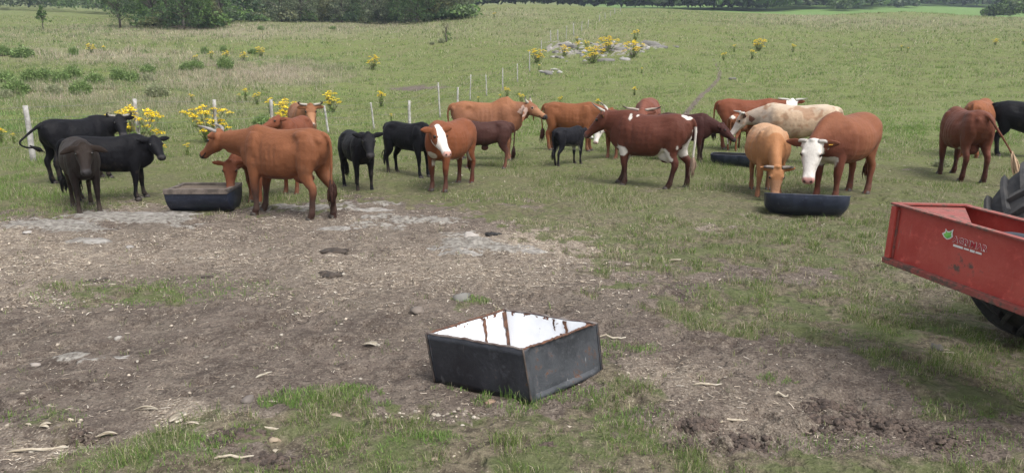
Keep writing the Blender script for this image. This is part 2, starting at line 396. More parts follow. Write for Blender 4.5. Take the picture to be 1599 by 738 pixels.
under = g.mix(g.ramp(nD, .4, .62), (.058, .052, .030), (.185, .165, .10)); under = g.mix(g.ramp(nC, .42, .6), under, (.10, .108, .046))
yy = g.node('ShaderNodeSeparateXYZ'); g.put(yy.inputs[0], P)
thatch = g.mix(g.ramp(nC, .36, .66), (.075, .060, .046), (.185, .155, .112)); thatch = g.mix(g.ramp(nD, .56, .68), thatch, (.30, .265, .20)); thatch = g.mix(g.ramp(nB, .44, .58, 0, .7), thatch, (.085, .110, .040))
gc = g.mix(g.ramp(yy.outputs[1], 26, 10, 0, .75), gc, under); gc = g.mix(g.ramp(yy.outputs[1], 14, 6, .35, .92), gc, thatch)
farg = g.ramp(yy.outputs[1], 215, 250); farg = g.math('MULTIPLY', farg, g.ramp(yy.outputs[0], 30, 60)); gc = g.mix(g.math('MULTIPLY', farg, .8), gc, (.110, .195, .052))
gc = g.mix(g.math('MULTIPLY', g.math('MULTIPLY', fm, Sm), .9), gc, strawc)
fc = g.mix(g.ramp(thr, .38, .62), gc, dc)
g.put(b.inputs['Base Color'], fc); b.inputs['Roughness'].default_value = .95; b.inputs['Specular IOR Level'].default_value = .15
h = g.math('ADD', g.math('MULTIPLY', nC, 1.2), g.math('MULTIPLY', nD, .45)); h = g.math('SUBTRACT', h, g.math('MULTIPLY', hm, .9))
b1 = g.bump(h, .8, .04); b2 = g.bump(g.noise(3.5, 5, .7, P), .30, .2, b1)
g.put(b.inputs['Normal'], b2)
ground = obj('ground', np_mesh('ground', V, F, {'map': mp, 'map2': mp2}, True), None, gm)
tag(ground, kind='structure')
sky_free = None
# ------------------------------------------------------------ cattle
M_coat = vcmat('cattle_coat', .60, .13)
n = M_coat.node_tree; g = G(n); b = [q for q in n.nodes if q.type == 'BSDF_PRINCIPLED'][0]
P = g.pos(); c = g.attr('col')[0]
hair = g.noise(26, 5, .7, g.mapping(P, (1, 2.2, .8))); big = g.noise(3.2, 4, .6, P)
c = g.mix(1.0, c, g.mix(big, (.80, .78, .76), (1.22, 1.22, 1.22)), 'MULTIPLY'); c = g.mix(1.0, c, g.mix(hair, (.80, .80, .80), (1.2, 1.2, 1.2)), 'MULTIPLY')
g.put(b.inputs['Base Color'], c)
g.put(b.inputs['Normal'], g.bump(hair, .45, .014, g.bump(g.noise(6.5, 3, .5, P), .35, .05)))
b.inputs['Sheen Weight'].default_value = .02; b.inputs['Sheen Roughness'].default_value = .5
M_eye = simple('eye_dark', (.008, .006, .005), .12, .1)
M_horn = vcmat('horn', .45, .4, var=.2, scale=30)
M_hoof = simple('hoof_horn', (.045, .035, .028), .6, .4, 30)
M_tag = simple('ear_tag_yellow', (.75, .42, .03), .5, .1)

def dirv(yaw, pitch):
    return Vector((math.cos(R(pitch)) * math.cos(R(yaw)), math.cos(R(pitch)) * math.sin(R(yaw)), math.sin(R(pitch))))
def cow_geometry(p):
    """local frame: x forward, y left, z up, ground at z=0, a full-grown animal at scale 1"""
    calf = p.get('calf', 0.0); W = p.get('W', 1.0) * .95; L = p.get('L', 1.0); hump = p.get('hump', 0.0); thin = p.get('thin', 0.0)
    m = MB()
    # trunk
    rows = [(-.73, 1.10, .95, .06), (-.70, 1.16, .87, .13), (-.62, 1.215, .76, .20), (-.48, 1.245, .66, .25), (-.33, 1.235, .61, .27), (-.12, 1.21, .53, .305),
            (.08, 1.205, .52, .30), (.25, 1.235, .515, .27), (.40, 1.265, .55, .22), (.52, 1.235, .59, .18), (.62, 1.15, .66, .135), (.68, 1.04, .74, .08)]
    rings = []
    for x, t, bo, w in rows:
        bo = bo + calf * .10 * (1 - abs(x)); w = w * W * (1 - .12 * calf) * (1 - .1 * thin)
        t = t + hump * max(0, 1 - abs(x - .33) / .20) * .12
        zc = bo + (t - bo) * .47; r = []
        for j in range(24):
            a = 2 * math.pi * j / 24; sy, sz = math.cos(a), math.sin(a)
            hh = (t - zc) if sz > 0 else (zc - bo)
            y = w * math.copysign(abs(sy) ** .82, sy) * (1 - .20 * max(sz, 0) ** 2 - thin * .12 * max(sz, 0))
            r.append((x * L, y, zc + hh * math.copysign(abs(sz) ** .9, sz)))
        rings.append(r)
    m.loft(rings)
    for s in (-1, 1):    # hook and pin bones, shoulder mass
        m.ball((-.43 * L, s * .115 * W, 1.115), (.19, .082, .09 + .012 * thin)); m.ball((-.66 * L, s * .095, 1.08), (.06, .05, .06))
        m.ball((.36 * L, s * .135 * W, .93), (.15, .10, .26)); m.ball((-.50 * L, s * .13 * W, .92), (.20, .12, .25))
    if p.get('udder', 0): m.ball((-.33 * L, 0, .56), (.16, .12, .11 * p['udder'] + .04))
    if p.get('sheath'): m.ball((-.02 * L, 0, .55), (.10, .035, .085))
    # neck and head frame
    hd = dirv(p.get('hyaw', 0), p.get('hpitch', -35)); nd = dirv(p.get('nyaw', 0), p.get('npitch', 32))
    NL = p.get('neck', .46) ; hs = p.get('head', 1.0) * (1 + .10 * calf)
    base = Vector((.50 * L, 0, 1.04)); poll = base + nd * NL
    roll = R(p.get('hroll', 0))
    side = Vector((0, 0, 1)).cross(hd)
    if side.length < .25: side = Vector((0, 0, 1)).cross(nd)
    side.normalize(); up = hd.cross(side)           # side = animal's left
    side, up = side * math.cos(roll) + up * math.sin(roll), up * math.cos(roll) - side * math.sin(roll)
    def H(t, s, nn): return poll + hd * (t * .88 * hs) + side * (s * hs) + up * (nn * hs)
    neckend = H(.07, 0, -.06)
    p0 = Vector((.33 * L, 0, .98)); p1 = base + Vector((.02, 0, 0)) + nd * .06
    pts = []; rad = []
    for i in range(8):
        q = i / 7; a = p0.lerp(p1, q); c_ = p1.lerp(neckend, q); pts.append(a.lerp(c_, q))
        rr = np.interp(q, [0, .3, .6, .85, 1], [.165, .150, .118, .100, .085]); rv = np.interp(q, [0, .3, .6, .85, 1], [.265, .235, .180, .150, .115])
        rad.append((rr * (1 - .1 * calf) * p.get('neckw', 1), rv * (1 - .15 * calf) * p.get('neckw', 1)))
    m.tube(pts, rad, 18, side=(0, 1, 0))
    if p.get('dewlap', .5):    # loose skin below the neck
        dp = []; dr = []
        for i in range(6):
            q = .12 + .75 * i / 5; a = p0.lerp(p1, q); c_ = p1.lerp(neckend, q); pc = a.lerp(c_, q)
            tg = (neckend - p0).normalized(); dn = Vector((0, 0, -1)); dn = (dn - tg * dn.dot(tg)); dn = dn.normalized() if dn.length > .2 else Vector((-1, 0, 0))
            dp.append(pc + dn * (np.interp(q, [0, .5, 1], [.26, .19, .10]) )); dr.append((.028, .085 * p.get('dewlap', .5) * (1.4 - q)))
        m.tube(dp, dr, 10, side=(0, 1, 0))
    # head
    hr = [(-.075, .035, .03, -.06), (-.05, .075, .058, -.09), (.0, .100, .074, -.115), (.09, .108, .072, -.150), (.16, .106, .062, -.160), (.23, .090, .050, -.150),
          (.31, .072, .038, -.120), (.39, .062, .030, -.095), (.45, .066, .032, -.090), (.50, .068, .026, -.086), (.535, .055, .008, -.070), (.55, .03, -.01, -.05)]
    rings = []
    for t, wd, un, dn in hr:
        wd *= 1.12; rings.append([H(t, wd * math.copysign(abs(math.cos(a)) ** .8, math.cos(a)), (un + dn) / 2 + (un - dn) / 2 * math.copysign(abs(math.sin(a)) ** .8, math.sin(a))) for a in [2 * math.pi * j / 18 for j in range(18)]])
    m.loft(rings)
    for s in (-1, 1):
        cH = H(.135, s * .088, .030); m.ball(cH, .033 * hs)             # brow
        cH = H(.48, s * .038, .004); m.ball(cH, .030 * hs)             # nostril wing
    # ears
    ed = p.get('ear', 1.0); droop = p.get('droop', .15); back = p.get('earback', .25)
    for s in (-1, 1):
        root = H(.00, s * .085, .005); od = (side * s * 1.0 - hd * back + up * (.12 - 0 * droop) + Vector((0, 0, -droop))).normalized()
        wax = (up * .5 - hd * .6 ); wax = (wax - od * wax.dot(od)).normalized()
        q = [0, .2, .5, .8, 1]; ln = .215 * ed * hs
        m.tube([root + od * (ln * t) + Vector((0, 0, -droop * .06 * t * t)) for t in q], [(w_ * hs, .0175 * hs) for w_ in (.030, .052, .062, .042, .014)], 10, side=wax)
    if p.get('poll', 1): m.ball(H(-.045, 0, .055), (.05, .05, .035))
    # legs
    ft = p.get('front', [(0, 0), (0, 0)]); hn = p.get('hind', [(0, 0), (0, 0)])    # (dx, dy) of each foot, left then right
    lt = p.get('leg', 1.06) * (1 - .12 * calf); feet = []
    for s, (dx, dy) in zip((1, -1), ft):
        P_ = [(.37, .125, .92), (.375, .150, .74), (.385, .150, .60), (.395, .145, .50), (.405, .142, .40), (.40, .140, .35), (.40, .138, .26), (.40, .138, .16), (.405, .138, .115), (.43, .138, .06), (.445, .138, .0)]
        r_ = [(.085, .155), (.080, .130), (.068, .092), (.056, .068), (.052, .056), (.045, .048), (.034, .038), (.036, .040), (.044, .048), (.042, .046), (.052, .062)]
        pp = []
        for (x, y, z), r in zip(P_, r_):
            k = np.clip((.85 - z) / .85, 0, 1); pp.append((x * L + dx * k, s * y * (.85 + .15 * W) + dy * k, z))
        m.tube(pp, [(a * (lt if zz[2] < .6 else 1), b_ * (lt if zz[2] < .6 else 1)) for (a, b_), zz in zip(r_, P_)], 12, side=(0, 1, 0)); feet.append(pp[-1])
    for s, (dx, dy) in zip((1, -1), hn):
        P_ = [(-.50, .11, 1.02), (-.50, .145, .85), (-.475, .150, .72), (-.485, .150, .62), (-.53, .148, .53), (-.585, .145, .46), (-.59, .143, .40), (-.572, .140, .30), (-.560, .138, .18), (-.553, .138, .12), (-.53, .138, .06), (-.51, .138, .0)]
        r_ = [(.11, .19), (.105, .185), (.090, .150), (.072, .112), (.052, .080), (.045, .064), (.044, .054), (.036, .042), (.037, .042), (.044, .050), (.042, .046), (.052, .062)]
        pp = []
        for (x, y, z), r in zip(P_, r_):
            k = np.clip((.92 - z) / .92, 0, 1); pp.append((x * L + dx * k, s * y * (.85 + .15 * W) + dy * k, z))
        m.tube(pp, [(a * (lt if zz[2] < .5 else 1), b_ * (lt if zz[2] < .5 else 1)) for (a, b_), zz in zip(r_, P_)], 12, side=(0, 1, 0)); feet.append(pp[-1])
    # tail
    tl = p.get('tail', [(-.66, 0, 1.17), (-.745, 0, 1.135), (-.785, 0, 1.02), (-.785, 0, .84), (-.77, 0, .62), (-.765, 0, .48)])
    tl = [Vector((a * L if i < 3 else a * L, b_, c_)) for i, (a, b_, c_) in enumerate(tl)]
    # smooth the tail path
    path = [tl[0]]
    for i in range(len(tl) - 1):
        q0, q1, q2, q3 = tl[max(i - 1, 0)], tl[i], tl[i + 1], tl[min(i + 2, len(tl) - 1)]
        for t in (.33, .66, 1): path.append(.5 * ((2 * q1) + (q2 - q0) * t + (2 * q0 - 5 * q1 + 4 * q2 - q3) * t * t + (3 * q1 - q0 - 3 * q2 + q3) * t ** 3))
    m.tube(path, [float(np.interp(i / (len(path) - 1), [0, .1, .35, 1], [.045, .036, .025, .020])) for i in range(len(path))], 8, side=(0, 1, 0))
    return m, dict(poll=poll, hd=hd, side=side, up=up, hs=hs, H=H, feet=feet, tail=path, L=L, W=W)

def voxel_body(m, vox=.0165, it=7):
    me = m.mesh('tmp'); bm = bmesh.new(); bm.from_mesh(me); bmesh.ops.recalc_face_normals(bm, faces=bm.faces); bm.to_mesh(me); bm.free()
    o = bpy.data.objects.new('tmp', me); C.objects.link(o)
    r = o.modifiers.new('r', 'REMESH'); r.mode = 'VOXEL'; r.voxel_size = vox; r.adaptivity = 0
    s = o.modifiers.new('s', 'SMOOTH'); s.factor = .5; s.iterations = it
    dg = bpy.context.evaluated_depsgraph_get(); ev = o.evaluated_get(dg); me2 = bpy.data.meshes.new_from_object(ev)
    bpy.data.objects.remove(o); bpy.data.meshes.remove(me)
    me2.polygons.foreach_set('use_smooth', np.ones(len(me2.polygons), bool))
    return me2

def coat_colors(V, K, p, seed):
    x, y, z = V[:, 0], V[:, 1], V[:, 2]; mud = fbm(x, y, 7, 3, seed + 9, z)
    base = np.array(p['coat']); col = np.tile(base, (len(V), 1))
    nz = fbm(x, y, 5, 3, seed, z) - .5; nf = fbm(x, y, 16, 3, seed + 3, z) - .5
    def mixc(mask, c):
        nonlocal col
        mask = np.clip(mask, 0, 1)[:, None]; col = col * (1 - mask) + np.array(c)[None] * mask
    L = K['L']
    P = V - np.array(K['poll'])[None]; hs = K['hs']
    t = P @ np.array(K['hd']) / hs / .88; s = P @ np.array(K['side']) / hs; nn = P @ np.array(K['up']) / hs
    dpoll = np.linalg.norm(P, axis=1) / hs
    inhead = (t > -.09) & (t < .60) & (np.abs(s) < .30) & (nn > -.21) & (nn < .14) & (dpoll < .68)
    ear = inhead & (np.abs(s) > .126) & (t < .12)
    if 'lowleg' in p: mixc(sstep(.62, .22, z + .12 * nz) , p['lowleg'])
    if 'front_dark' in p: mixc(sstep(.0, .45, x + .3 * nz) * sstep(1.2, .7, z), p['front_dark'])
    if 'neck_col' in p: mixc(sstep(.32, .52, x + .2 * nz), p['neck_col'])
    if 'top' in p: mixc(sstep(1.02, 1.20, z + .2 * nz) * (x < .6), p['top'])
    if 'belly' in p: mixc(sstep(.72, .52, z + .2 * nz) * (x > -.5) * (x < .45) * (np.abs(y) < .17) * sstep(.44, .50, z), p['belly'])
    if 'roan' in p: mixc(sstep(-.02, .10, nz + .6 * nf), p['roan'])
    if 'mottle' in p: mixc(sstep(.0, .14, nz * 1.2 + .3 * nf) * .8, p['mottle'])
    for c_, r_, cl in p.get('patch', []):
        q = np.sqrt(((x - c_[0] * L) / r_[0]) ** 2 + ((y - c_[1]) / r_[1]) ** 2 + ((z - c_[2]) / r_[2]) ** 2)
        mixc(sstep(1.06, .96, q + 1.5 * nz + .5 * nf), cl)
    face = p.get('face')
    if face == 'white':
        mixc(inhead & ~ear & (t > -.07 + .05 * nf) & ((np.abs(s) < .20)), p.get('facecol', (.62, .59, .55)))
    elif face == 'blaze':      # white front with red cheeks
        wd = np.interp(t, [-.1, .05, .2, .3, .5], [.05, .065, .075, .10, .2]); mixc(inhead & ~ear & (nn > -.30) & (np.abs(s) < wd + .03 * nz) & ((nn > -.06) | (t > .27)), (.64, .60, .56))
        mixc(inhead & ~ear & (nn < -.08) & (t > .12), (.60, .56, .52))
    elif face == 'muzzle_white':
        mixc(inhead & (t > .33), (.55, .53, .50))
    elif face == 'pale':
        mixc(inhead & (t > .20) & (nn > -.08), p['facecol'])
    if 'earcol' in p: mixc(ear, p['earcol'])
    mz = p.get('muzzle', (.03, .025, .025)); mixc(inhead * sstep(.455, .49, t + .03 * nf) * (nn > -.085), mz)
    # nostrils and mouth line
    for sg in (-1, 1): mixc(inhead * sstep(.024, .012, np.sqrt((t - .525) ** 2 + (s - sg * .036) ** 2 + (nn + .004) ** 2)), (.01, .008, .008))
    mixc(inhead * (np.abs(nn + .058 + .1 * (t - .45)) < .008) * (t > .36) * (t < .56), tuple(np.array(mz) * .5))
    rim = p.get('eyerim')
    if rim is not None:
        for sg in (-1, 1): mixc(inhead * sstep(.040, .028, np.sqrt((t - .15) ** 2 + (s - sg * .108) ** 2 + (nn - .015) ** 2)), rim)
    if p.get('inner_ear'): mixc(ear * (nf > -.1) * .6, p['inner_ear'])
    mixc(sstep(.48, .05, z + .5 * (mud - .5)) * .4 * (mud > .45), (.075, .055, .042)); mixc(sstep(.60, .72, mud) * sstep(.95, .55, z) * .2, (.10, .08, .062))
    return col.astype(np.float32)

COWS = []
def make_cow(p, loc, yaw, sc_, label, seed, cat='cow', name='cow', vox=.0165):
    m, K = cow_geometry(p); me = voxel_body(m, vox)
    V = np.empty(len(me.vertices) * 3, np.float32); me.vertices.foreach_get('co', V); V = V.reshape(-1, 3)
    N = np.empty(len(V) * 3, np.float32); me.vertex_normals.foreach_get('vector', N); N = N.reshape(-1, 3); L_ = K['L']; x_, y_, z_ = V[:, 0] / L_, V[:, 1], V[:, 2]; th = p.get('thin', .25)
    e_ = lambda cx, cz, rx, rz: np.exp(-((x_ - cx) / rx) ** 2 - ((z_ - cz) / rz) ** 2)
    sd_ = sstep(.05, .12, np.abs(y_)); trunk_ = sstep(.72, .60, x_)
    dsp = -(.018 + .020 * th) * e_(-.29, 1.06, .085, .085) - (.012 + .008 * th) * e_(.215, .88, .045, .24) - .014 * e_(-.63, .80, .05, .16) - .012 * e_(-.36, .74, .05, .13)
    dsp += (.0010 + .0036 * th) * np.sin(x_ * 2 * math.pi / .088 + z_ * 2.2 + 3 * (fbm(x_, z_, 6, 2, seed) - .5)) * np.exp(-((x_ + .02) / .17) ** 2 - ((z_ - .88) / .20) ** 2) + .010 * e_(.31, .99, .045, .14) + .010 * th * e_(-.44, 1.10, .05, .05)
    dsp += .012 * (fbm(V[:, 0], V[:, 1], 4.5, 2, seed + 50, V[:, 2]) - .5)
    V = V + N * (dsp * sd_ * trunk_ * sstep(.45, .60, z_))[:, None]; me.vertices.foreach_set('co', np.ascontiguousarray(V, dtype=np.float32).ravel()); me.update()
    a = me.color_attributes.new('col', 'FLOAT_COLOR', 'POINT'); c4 = np.ones((len(V), 4), np.float32); c4[:, :3] = coat_colors(V, K, p, seed); a.data.foreach_set('color', c4.ravel())
    root = empty(name, loc, R(yaw), sc_)
    me.name = 'body'; obj('body', me, root, M_coat)
    H = K['H']; hs = K['hs']
    for s in (1, -1):
        e = MB().ball(H(.15, s * .104, .020), .0235 * hs, 12, 8).build('eye', M_eye, root)
    hl = p.get('horn', 0)
    if hl:
        for s in (1, -1):
            sh = p.get('hornshape', 'up'); o0 = H(-.03, s * .065, .045)
            sd, up, fw = K['side'] * s, K['up'], K['hd']
            W_ = {'up': [(0, 0, 0), (.35, -.05, .05), (.62, -.05, .28), (.72, .0, .58), (.66, .02, .85)],
                  'side': [(0, 0, 0), (.4, -.08, .04), (.75, -.05, .12), (1.0, .02, .28), (1.1, .06, .42)],
                  'down': [(0, 0, 0), (.4, -.05, -.05), (.62, .05, -.25), (.68, .2, -.5), (.6, .35, -.66)],
                  'fwd': [(0, 0, 0), (.22, .02, .22), (.36, .16, .50), (.40, .36, .76), (.34, .56, .95)],
                  'back': [(0, 0, 0), (.30, -.25, .12), (.42, -.5, .32), (.46, -.72, .58), (.42, -.85, .85)],
                  'curl': [(0, 0, 0), (.42, -.06, .02), (.72, -.04, .14), (.78, .0, .42), (.58, .05, .60)]}[sh]
            pts = [o0 + (sd * a_ + fw * b_ + up * c_) * hl for a_, b_, c_ in W_]
            fine = []
            for i in range(len(pts) - 1):
                q0, q1, q2, q3 = pts[max(i - 1, 0)], pts[i], pts[i + 1], pts[min(i + 2, len(pts) - 1)]
                for t_ in (0, .33, .66): fine.append(.5 * ((2 * q1) + (q2 - q0) * t_ + (2 * q0 - 5 * q1 + 4 * q2 - q3) * t_ ** 2 + (3 * q1 - q0 - 3 * q2 + q3) * t_ ** 3))
            fine.append(pts[-1]); k = len(fine)
            hm = MB().tube(fine, [float(np.interp(i / (k - 1), [0, .3, 1], [.031, .025, .005])) * p.get('hornw', 1) for i in range(k)], 10).mesh('horn')
            Vh = np.array([v.co for v in hm.vertices]); dd = np.linalg.norm(Vh - np.array(o0)[None], axis=1); q = sstep(.55, .8, dd / dd.max())[:, None]
            cc = np.array(p.get('horncol', (.36, .33, .27)))[None] * (1 - q) + np.array(p.get('tipcol', (.06, .05, .045)))[None] * q
            a = hm.color_attributes.new('col', 'FLOAT_COLOR', 'POINT'); c4 = np.ones((len(Vh), 4), np.float32); c4[:, :3] = cc; a.data.foreach_set('color', c4.ravel())
            obj('horn', hm, root, M_horn)
    for f in K['feet']:
        mb = MB()
        for dy in (-.024, .024):   # cloven
            mb.tube([(f[0] - .012, f[1] + dy, .062), (f[0] + .0, f[1] + dy * 1.05, .03), (f[0] + .012, f[1] + dy * 1.1, -.012)], [(.024, .040), (.029, .050), (.032, .060)], 10, side=(0, 1, 0))
        mb.build('hoof', M_hoof, root)
    # switch of the tail: strands of hair
    tp = K['tail']; T0 = tp[-1]; td = (tp[-1] - tp[-2]).normalized(); r_ = random.Random(seed); mb = MB(); ln = p.get('switch', .26)
    td = (td + Vector((0, 0, -.5))).normalized()
    for i in range(26):
        o = Vector((r_.uniform(-1, 1), r_.uniform(-1, 1), r_.uniform(-1, 1))) * .016; sp_ = Vector((r_.uniform(-1, 1), r_.uniform(-1, 1), 0)) * .05
        l = ln * r_.uniform(.6, 1.05); s0 = T0 - td * r_.uniform(.0, .10) + o
        mb.tube([s0, s0 + td * l * .4 + sp_ * .8, s0 + td * l * .75 + sp_ + Vector((0, 0, -.02)), s0 + td * l + sp_ * .6 + Vector((0, 0, -.04))], [.008, .0125, .009, .002], 5)
    sm = p.get('switchcol', tuple(np.array(p['coat']) * .45)); hm = mb.mesh('tail_switch'); a = hm.color_attributes.new('col', 'FLOAT_COLOR', 'POINT')
    c4 = np.ones((len(hm.vertices), 4), np.float32); c4[:, :3] = sm; a.data.foreach_set('color', c4.ravel()); obj('tail_switch', hm, root, M_coat)
    if p.get('tag'):
        sg = p['tag']; ed = (K['side'] * sg - K['hd'] * .25 + Vector((0, 0, -p.get('droop', .15)))).normalized()
        c0 = H(.0, sg * .085, .005) + ed * .12 * hs + (K['up'] * .35 + K['hd'] * .94) * .022
        mb = MB(); u_ = ed; v_ = K['hd'].cross(u_).normalized() if abs(K['hd'].dot(u_)) < .95 else K['up']; w_ = u_.cross(v_)
        mb.hexa([c0 + u_ * a_ * .026 + v_ * b_ * .030 + w_ * c_ * .003 for c_ in (-1, 1) for a_, b_ in ((-1, -1), (1, -1), (1, 1), (-1, 1))]).build('ear_tag', M_tag, root, False)
    tag(root, label, cat, 'cattle standing in the pasture')
    COWS.append(root); return root
def place(p, label, s, vyaw=None, F=None, Rr=None, M=None, head=None, cat='cow', name='cow', zoff=0.0, seed=0, vox=None):
    """F / Rr / M: photo pixel of the front feet, the hind feet or the middle between them; vyaw, head: bearing relative to the line of sight (-90 = towards the viewer)"""
    L = p.get('L', 1.0); fx, hx = .445 * L, -.51 * L
    Pf = at(*F) if F else None; Pr = at(*Rr) if Rr else None
    ref = Pf or Pr or at(*M); az = math.degrees(math.atan2(ref.x, ref.y))
    if Pf is not None and Pr is not None:
        yaw = math.degrees(math.atan2(Pf.y - Pr.y, Pf.x - Pr.x)); mid = (Pf + Pr) / 2; ax = (fx + hx) / 2
        if vyaw is not None: yaw = vyaw - az
    else:
        yaw = vyaw - az; mid = ref; ax = fx if F else (hx if Rr else (fx + hx) / 2)
    dx, dy = math.cos(R(yaw)) * ax * s, math.sin(R(yaw)) * ax * s
    x, y = mid.x - dx, mid.y - dy
    cy, sy = math.cos(R(yaw)), math.sin(R(yaw))
    z = min(gz(x + cy * a * s - sy * b_ * s, y + sy * a * s + cy * b_ * s) for a in (fx, hx) for b_ in (.14, -.14)) + .006 + zoff
    if head is not None: p = dict(p); p['hyaw'] = ((head - az - yaw + 180) % 360) - 180
    print('COW', label[:40], 'yaw %.0f' % yaw, 's %.2f' % s, 'legbase', None if not (F and Rr) else round((Pf - Pr).length / (.955 * L * s), 2), 'az %.0f' % az, 'y %.1f' % y)
    return make_cow(p, (x, y, z), yaw, s, label, seed, cat, name, vox or .0165)
BLK = dict(coat=(.0045, .0045, .0064), muzzle=(.03, .028, .03), switchcol=(.008, .008, .009))
WHT = (.50, .47, .43)
ORA = (.175, .068, .032); RED = (.135, .036, .018); DRED = (.062, .018, .013); TAN = (.32, .150, .068)
place(dict(BLK, horn=.20, hornshape='curl', horncol=(.20, .185, .16), L=1.0, udder=0, hpitch=-42, npitch=24, neck=.34, neckw=1.1,
           tail=[(-.66, .0, 1.17), (-.80, .02, 1.08), (-1.0, .04, .93), (-1.10, .02, .84), (-1.02, -.02, .76), (-.86, -.03, .74)], switch=.14, nyaw=-45), 
      'black horned cow at the far left with its tail swung out', 0.94, F=(154, 280), Rr=(106, 289), vyaw=32, head=-84, seed=1)
place(dict(BLK, L=1.08, W=.9, hpitch=-40, npitch=20, neck=.27, neckw=.95, dewlap=.4, calf=.3, nyaw=-25, front=[(.05, 0), (-.08, 0)]),
      'black hornless heifer standing side-on, nearest to the left of the wooden-rimmed trough', .84, F=(226, 311), Rr=(128, 315), head=-72, seed=2)
place(dict(BLK, coat=(.018, .012, .009), front_dark=(.014, .010, .009), calf=.7, W=1.15, hpitch=-50, npitch=30, neck=.24, droop=.55, ear=1.15, neckw=1.0, dewlap=.8, front=[(.02, .01), (0, -.01)]),
      'dark brown-black calf facing the viewer, in front of two black cattle', .86, vyaw=-84, F=(141, 335), head=-92, cat='calf', name='calf', seed=3)
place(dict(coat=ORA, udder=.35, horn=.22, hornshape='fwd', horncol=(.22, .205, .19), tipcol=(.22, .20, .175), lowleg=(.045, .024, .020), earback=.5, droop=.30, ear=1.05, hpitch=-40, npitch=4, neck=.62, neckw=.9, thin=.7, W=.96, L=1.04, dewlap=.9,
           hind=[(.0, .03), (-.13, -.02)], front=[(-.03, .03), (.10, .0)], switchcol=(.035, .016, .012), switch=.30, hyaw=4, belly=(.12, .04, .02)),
      'large chestnut horned cow standing side-on, just right of the wooden-rimmed trough', 1.03, F=(404, 333), Rr=(501, 339), seed=4, vox=.0145)
place(dict(coat=(.14, .048, .024), hpitch=-72, npitch=-28, neck=.50, droop=.12, W=.95, muzzle=(.20, .10, .085), front=[(.03, 0), (-.05, 0)]),
      'chestnut cow whose lowered head shows under the neck of the large chestnut cow', .86, F=(392, 320), Rr=(458, 304), head=-100, seed=5)
place(dict(coat=(.15, .05, .026), calf=1, hpitch=-20, npitch=40, neck=.30, muzzle=(.12, .06, .05)),
      'small chestnut calf peeping over the back of the large chestnut cow', .86, vyaw=-118, F=(449, 268), head=-150, cat='calf', name='calf', seed=6)
place(dict(coat=(.20, .088, .042), horn=.24, hornshape='curl', horncol=(.30, .27, .23), hpitch=-52, npitch=22, neck=.42, droop=.25, face='pale', facecol=(.30, .15, .08), muzzle=(.42, .30, .25), eyerim=(.10, .05, .03)),
      'light brown horned cow looking at the viewer over the rump of the large chestnut cow', 1.0, vyaw=-78, F=(483, 249), head=-88, seed=7)
place(dict(BLK, calf=.8, W=.95, hpitch=-45, npitch=32, neck=.30, droop=.05, front=[(.04, 0), (-.04, 0)]),
      'black calf facing the viewer, alone right of the large chestnut cow', .82, F=(567, 302), Rr=(552, 287), vyaw=-72, head=-84, cat='calf', name='calf', seed=8)
place(dict(BLK, calf=.8, W=.92, hpitch=-30, npitch=5, neck=.40), 
      'black calf with its head hidden behind the brown white-faced cow', .84, F=(655, 279), Rr=(624, 270), vyaw=-42, head=-20, cat='calf', name='calf', seed=9)
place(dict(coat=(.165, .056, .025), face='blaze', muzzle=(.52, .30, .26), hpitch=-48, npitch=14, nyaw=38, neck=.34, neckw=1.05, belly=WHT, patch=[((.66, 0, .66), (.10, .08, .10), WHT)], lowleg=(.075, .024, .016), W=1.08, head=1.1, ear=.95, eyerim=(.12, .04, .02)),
      'rust-brown cow with a white face, standing between the black calf and the dark brown calf', .96, F=(682, 301), Rr=(727, 286), head=-58, seed=10, vox=.0145)
place(dict(coat=(.050, .021, .017), calf=1, hpitch=-40, npitch=0, sheath=1, lowleg=(.14, .06, .04), W=.95),
      'dark brown calf in front of the long-eared light brown cow', .80, F=(733, 263), Rr=(783, 264), cat='calf', name='calf', seed=11)
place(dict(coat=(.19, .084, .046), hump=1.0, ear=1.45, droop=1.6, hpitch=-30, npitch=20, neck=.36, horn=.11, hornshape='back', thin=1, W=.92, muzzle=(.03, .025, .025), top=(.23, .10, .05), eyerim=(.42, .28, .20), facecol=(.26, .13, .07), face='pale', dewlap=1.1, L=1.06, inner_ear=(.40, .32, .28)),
      'light brown humped cow with long hanging ears, facing right behind the dark brown calf', 1.06, F=(801, 251), Rr=(718, 250), head=-28, seed=12)
place(dict(coat=(.18, .068, .030), hpitch=-50, npitch=0, W=.95, thin=.5, L=1.05, udder=.4, switchcol=(.05, .02, .015)),
      'orange-brown side-on cow behind the small black white-muzzled calf', .97, F=(922, 237), Rr=(861, 235), seed=13)
place(dict(BLK, coat=(.006, .006, .009), calf=1, W=.9, hpitch=-35, npitch=8, face='muzzle_white', belly=(.35, .34, .33), hind=[(.06, 0), (-.12, 0)], neck=.28, head=.9),
      'small black calf with a white muzzle beside the white-horned cow', .66, F=(902, 257), Rr=(872, 261), cat='calf', name='calf', seed=14, vox=.02)
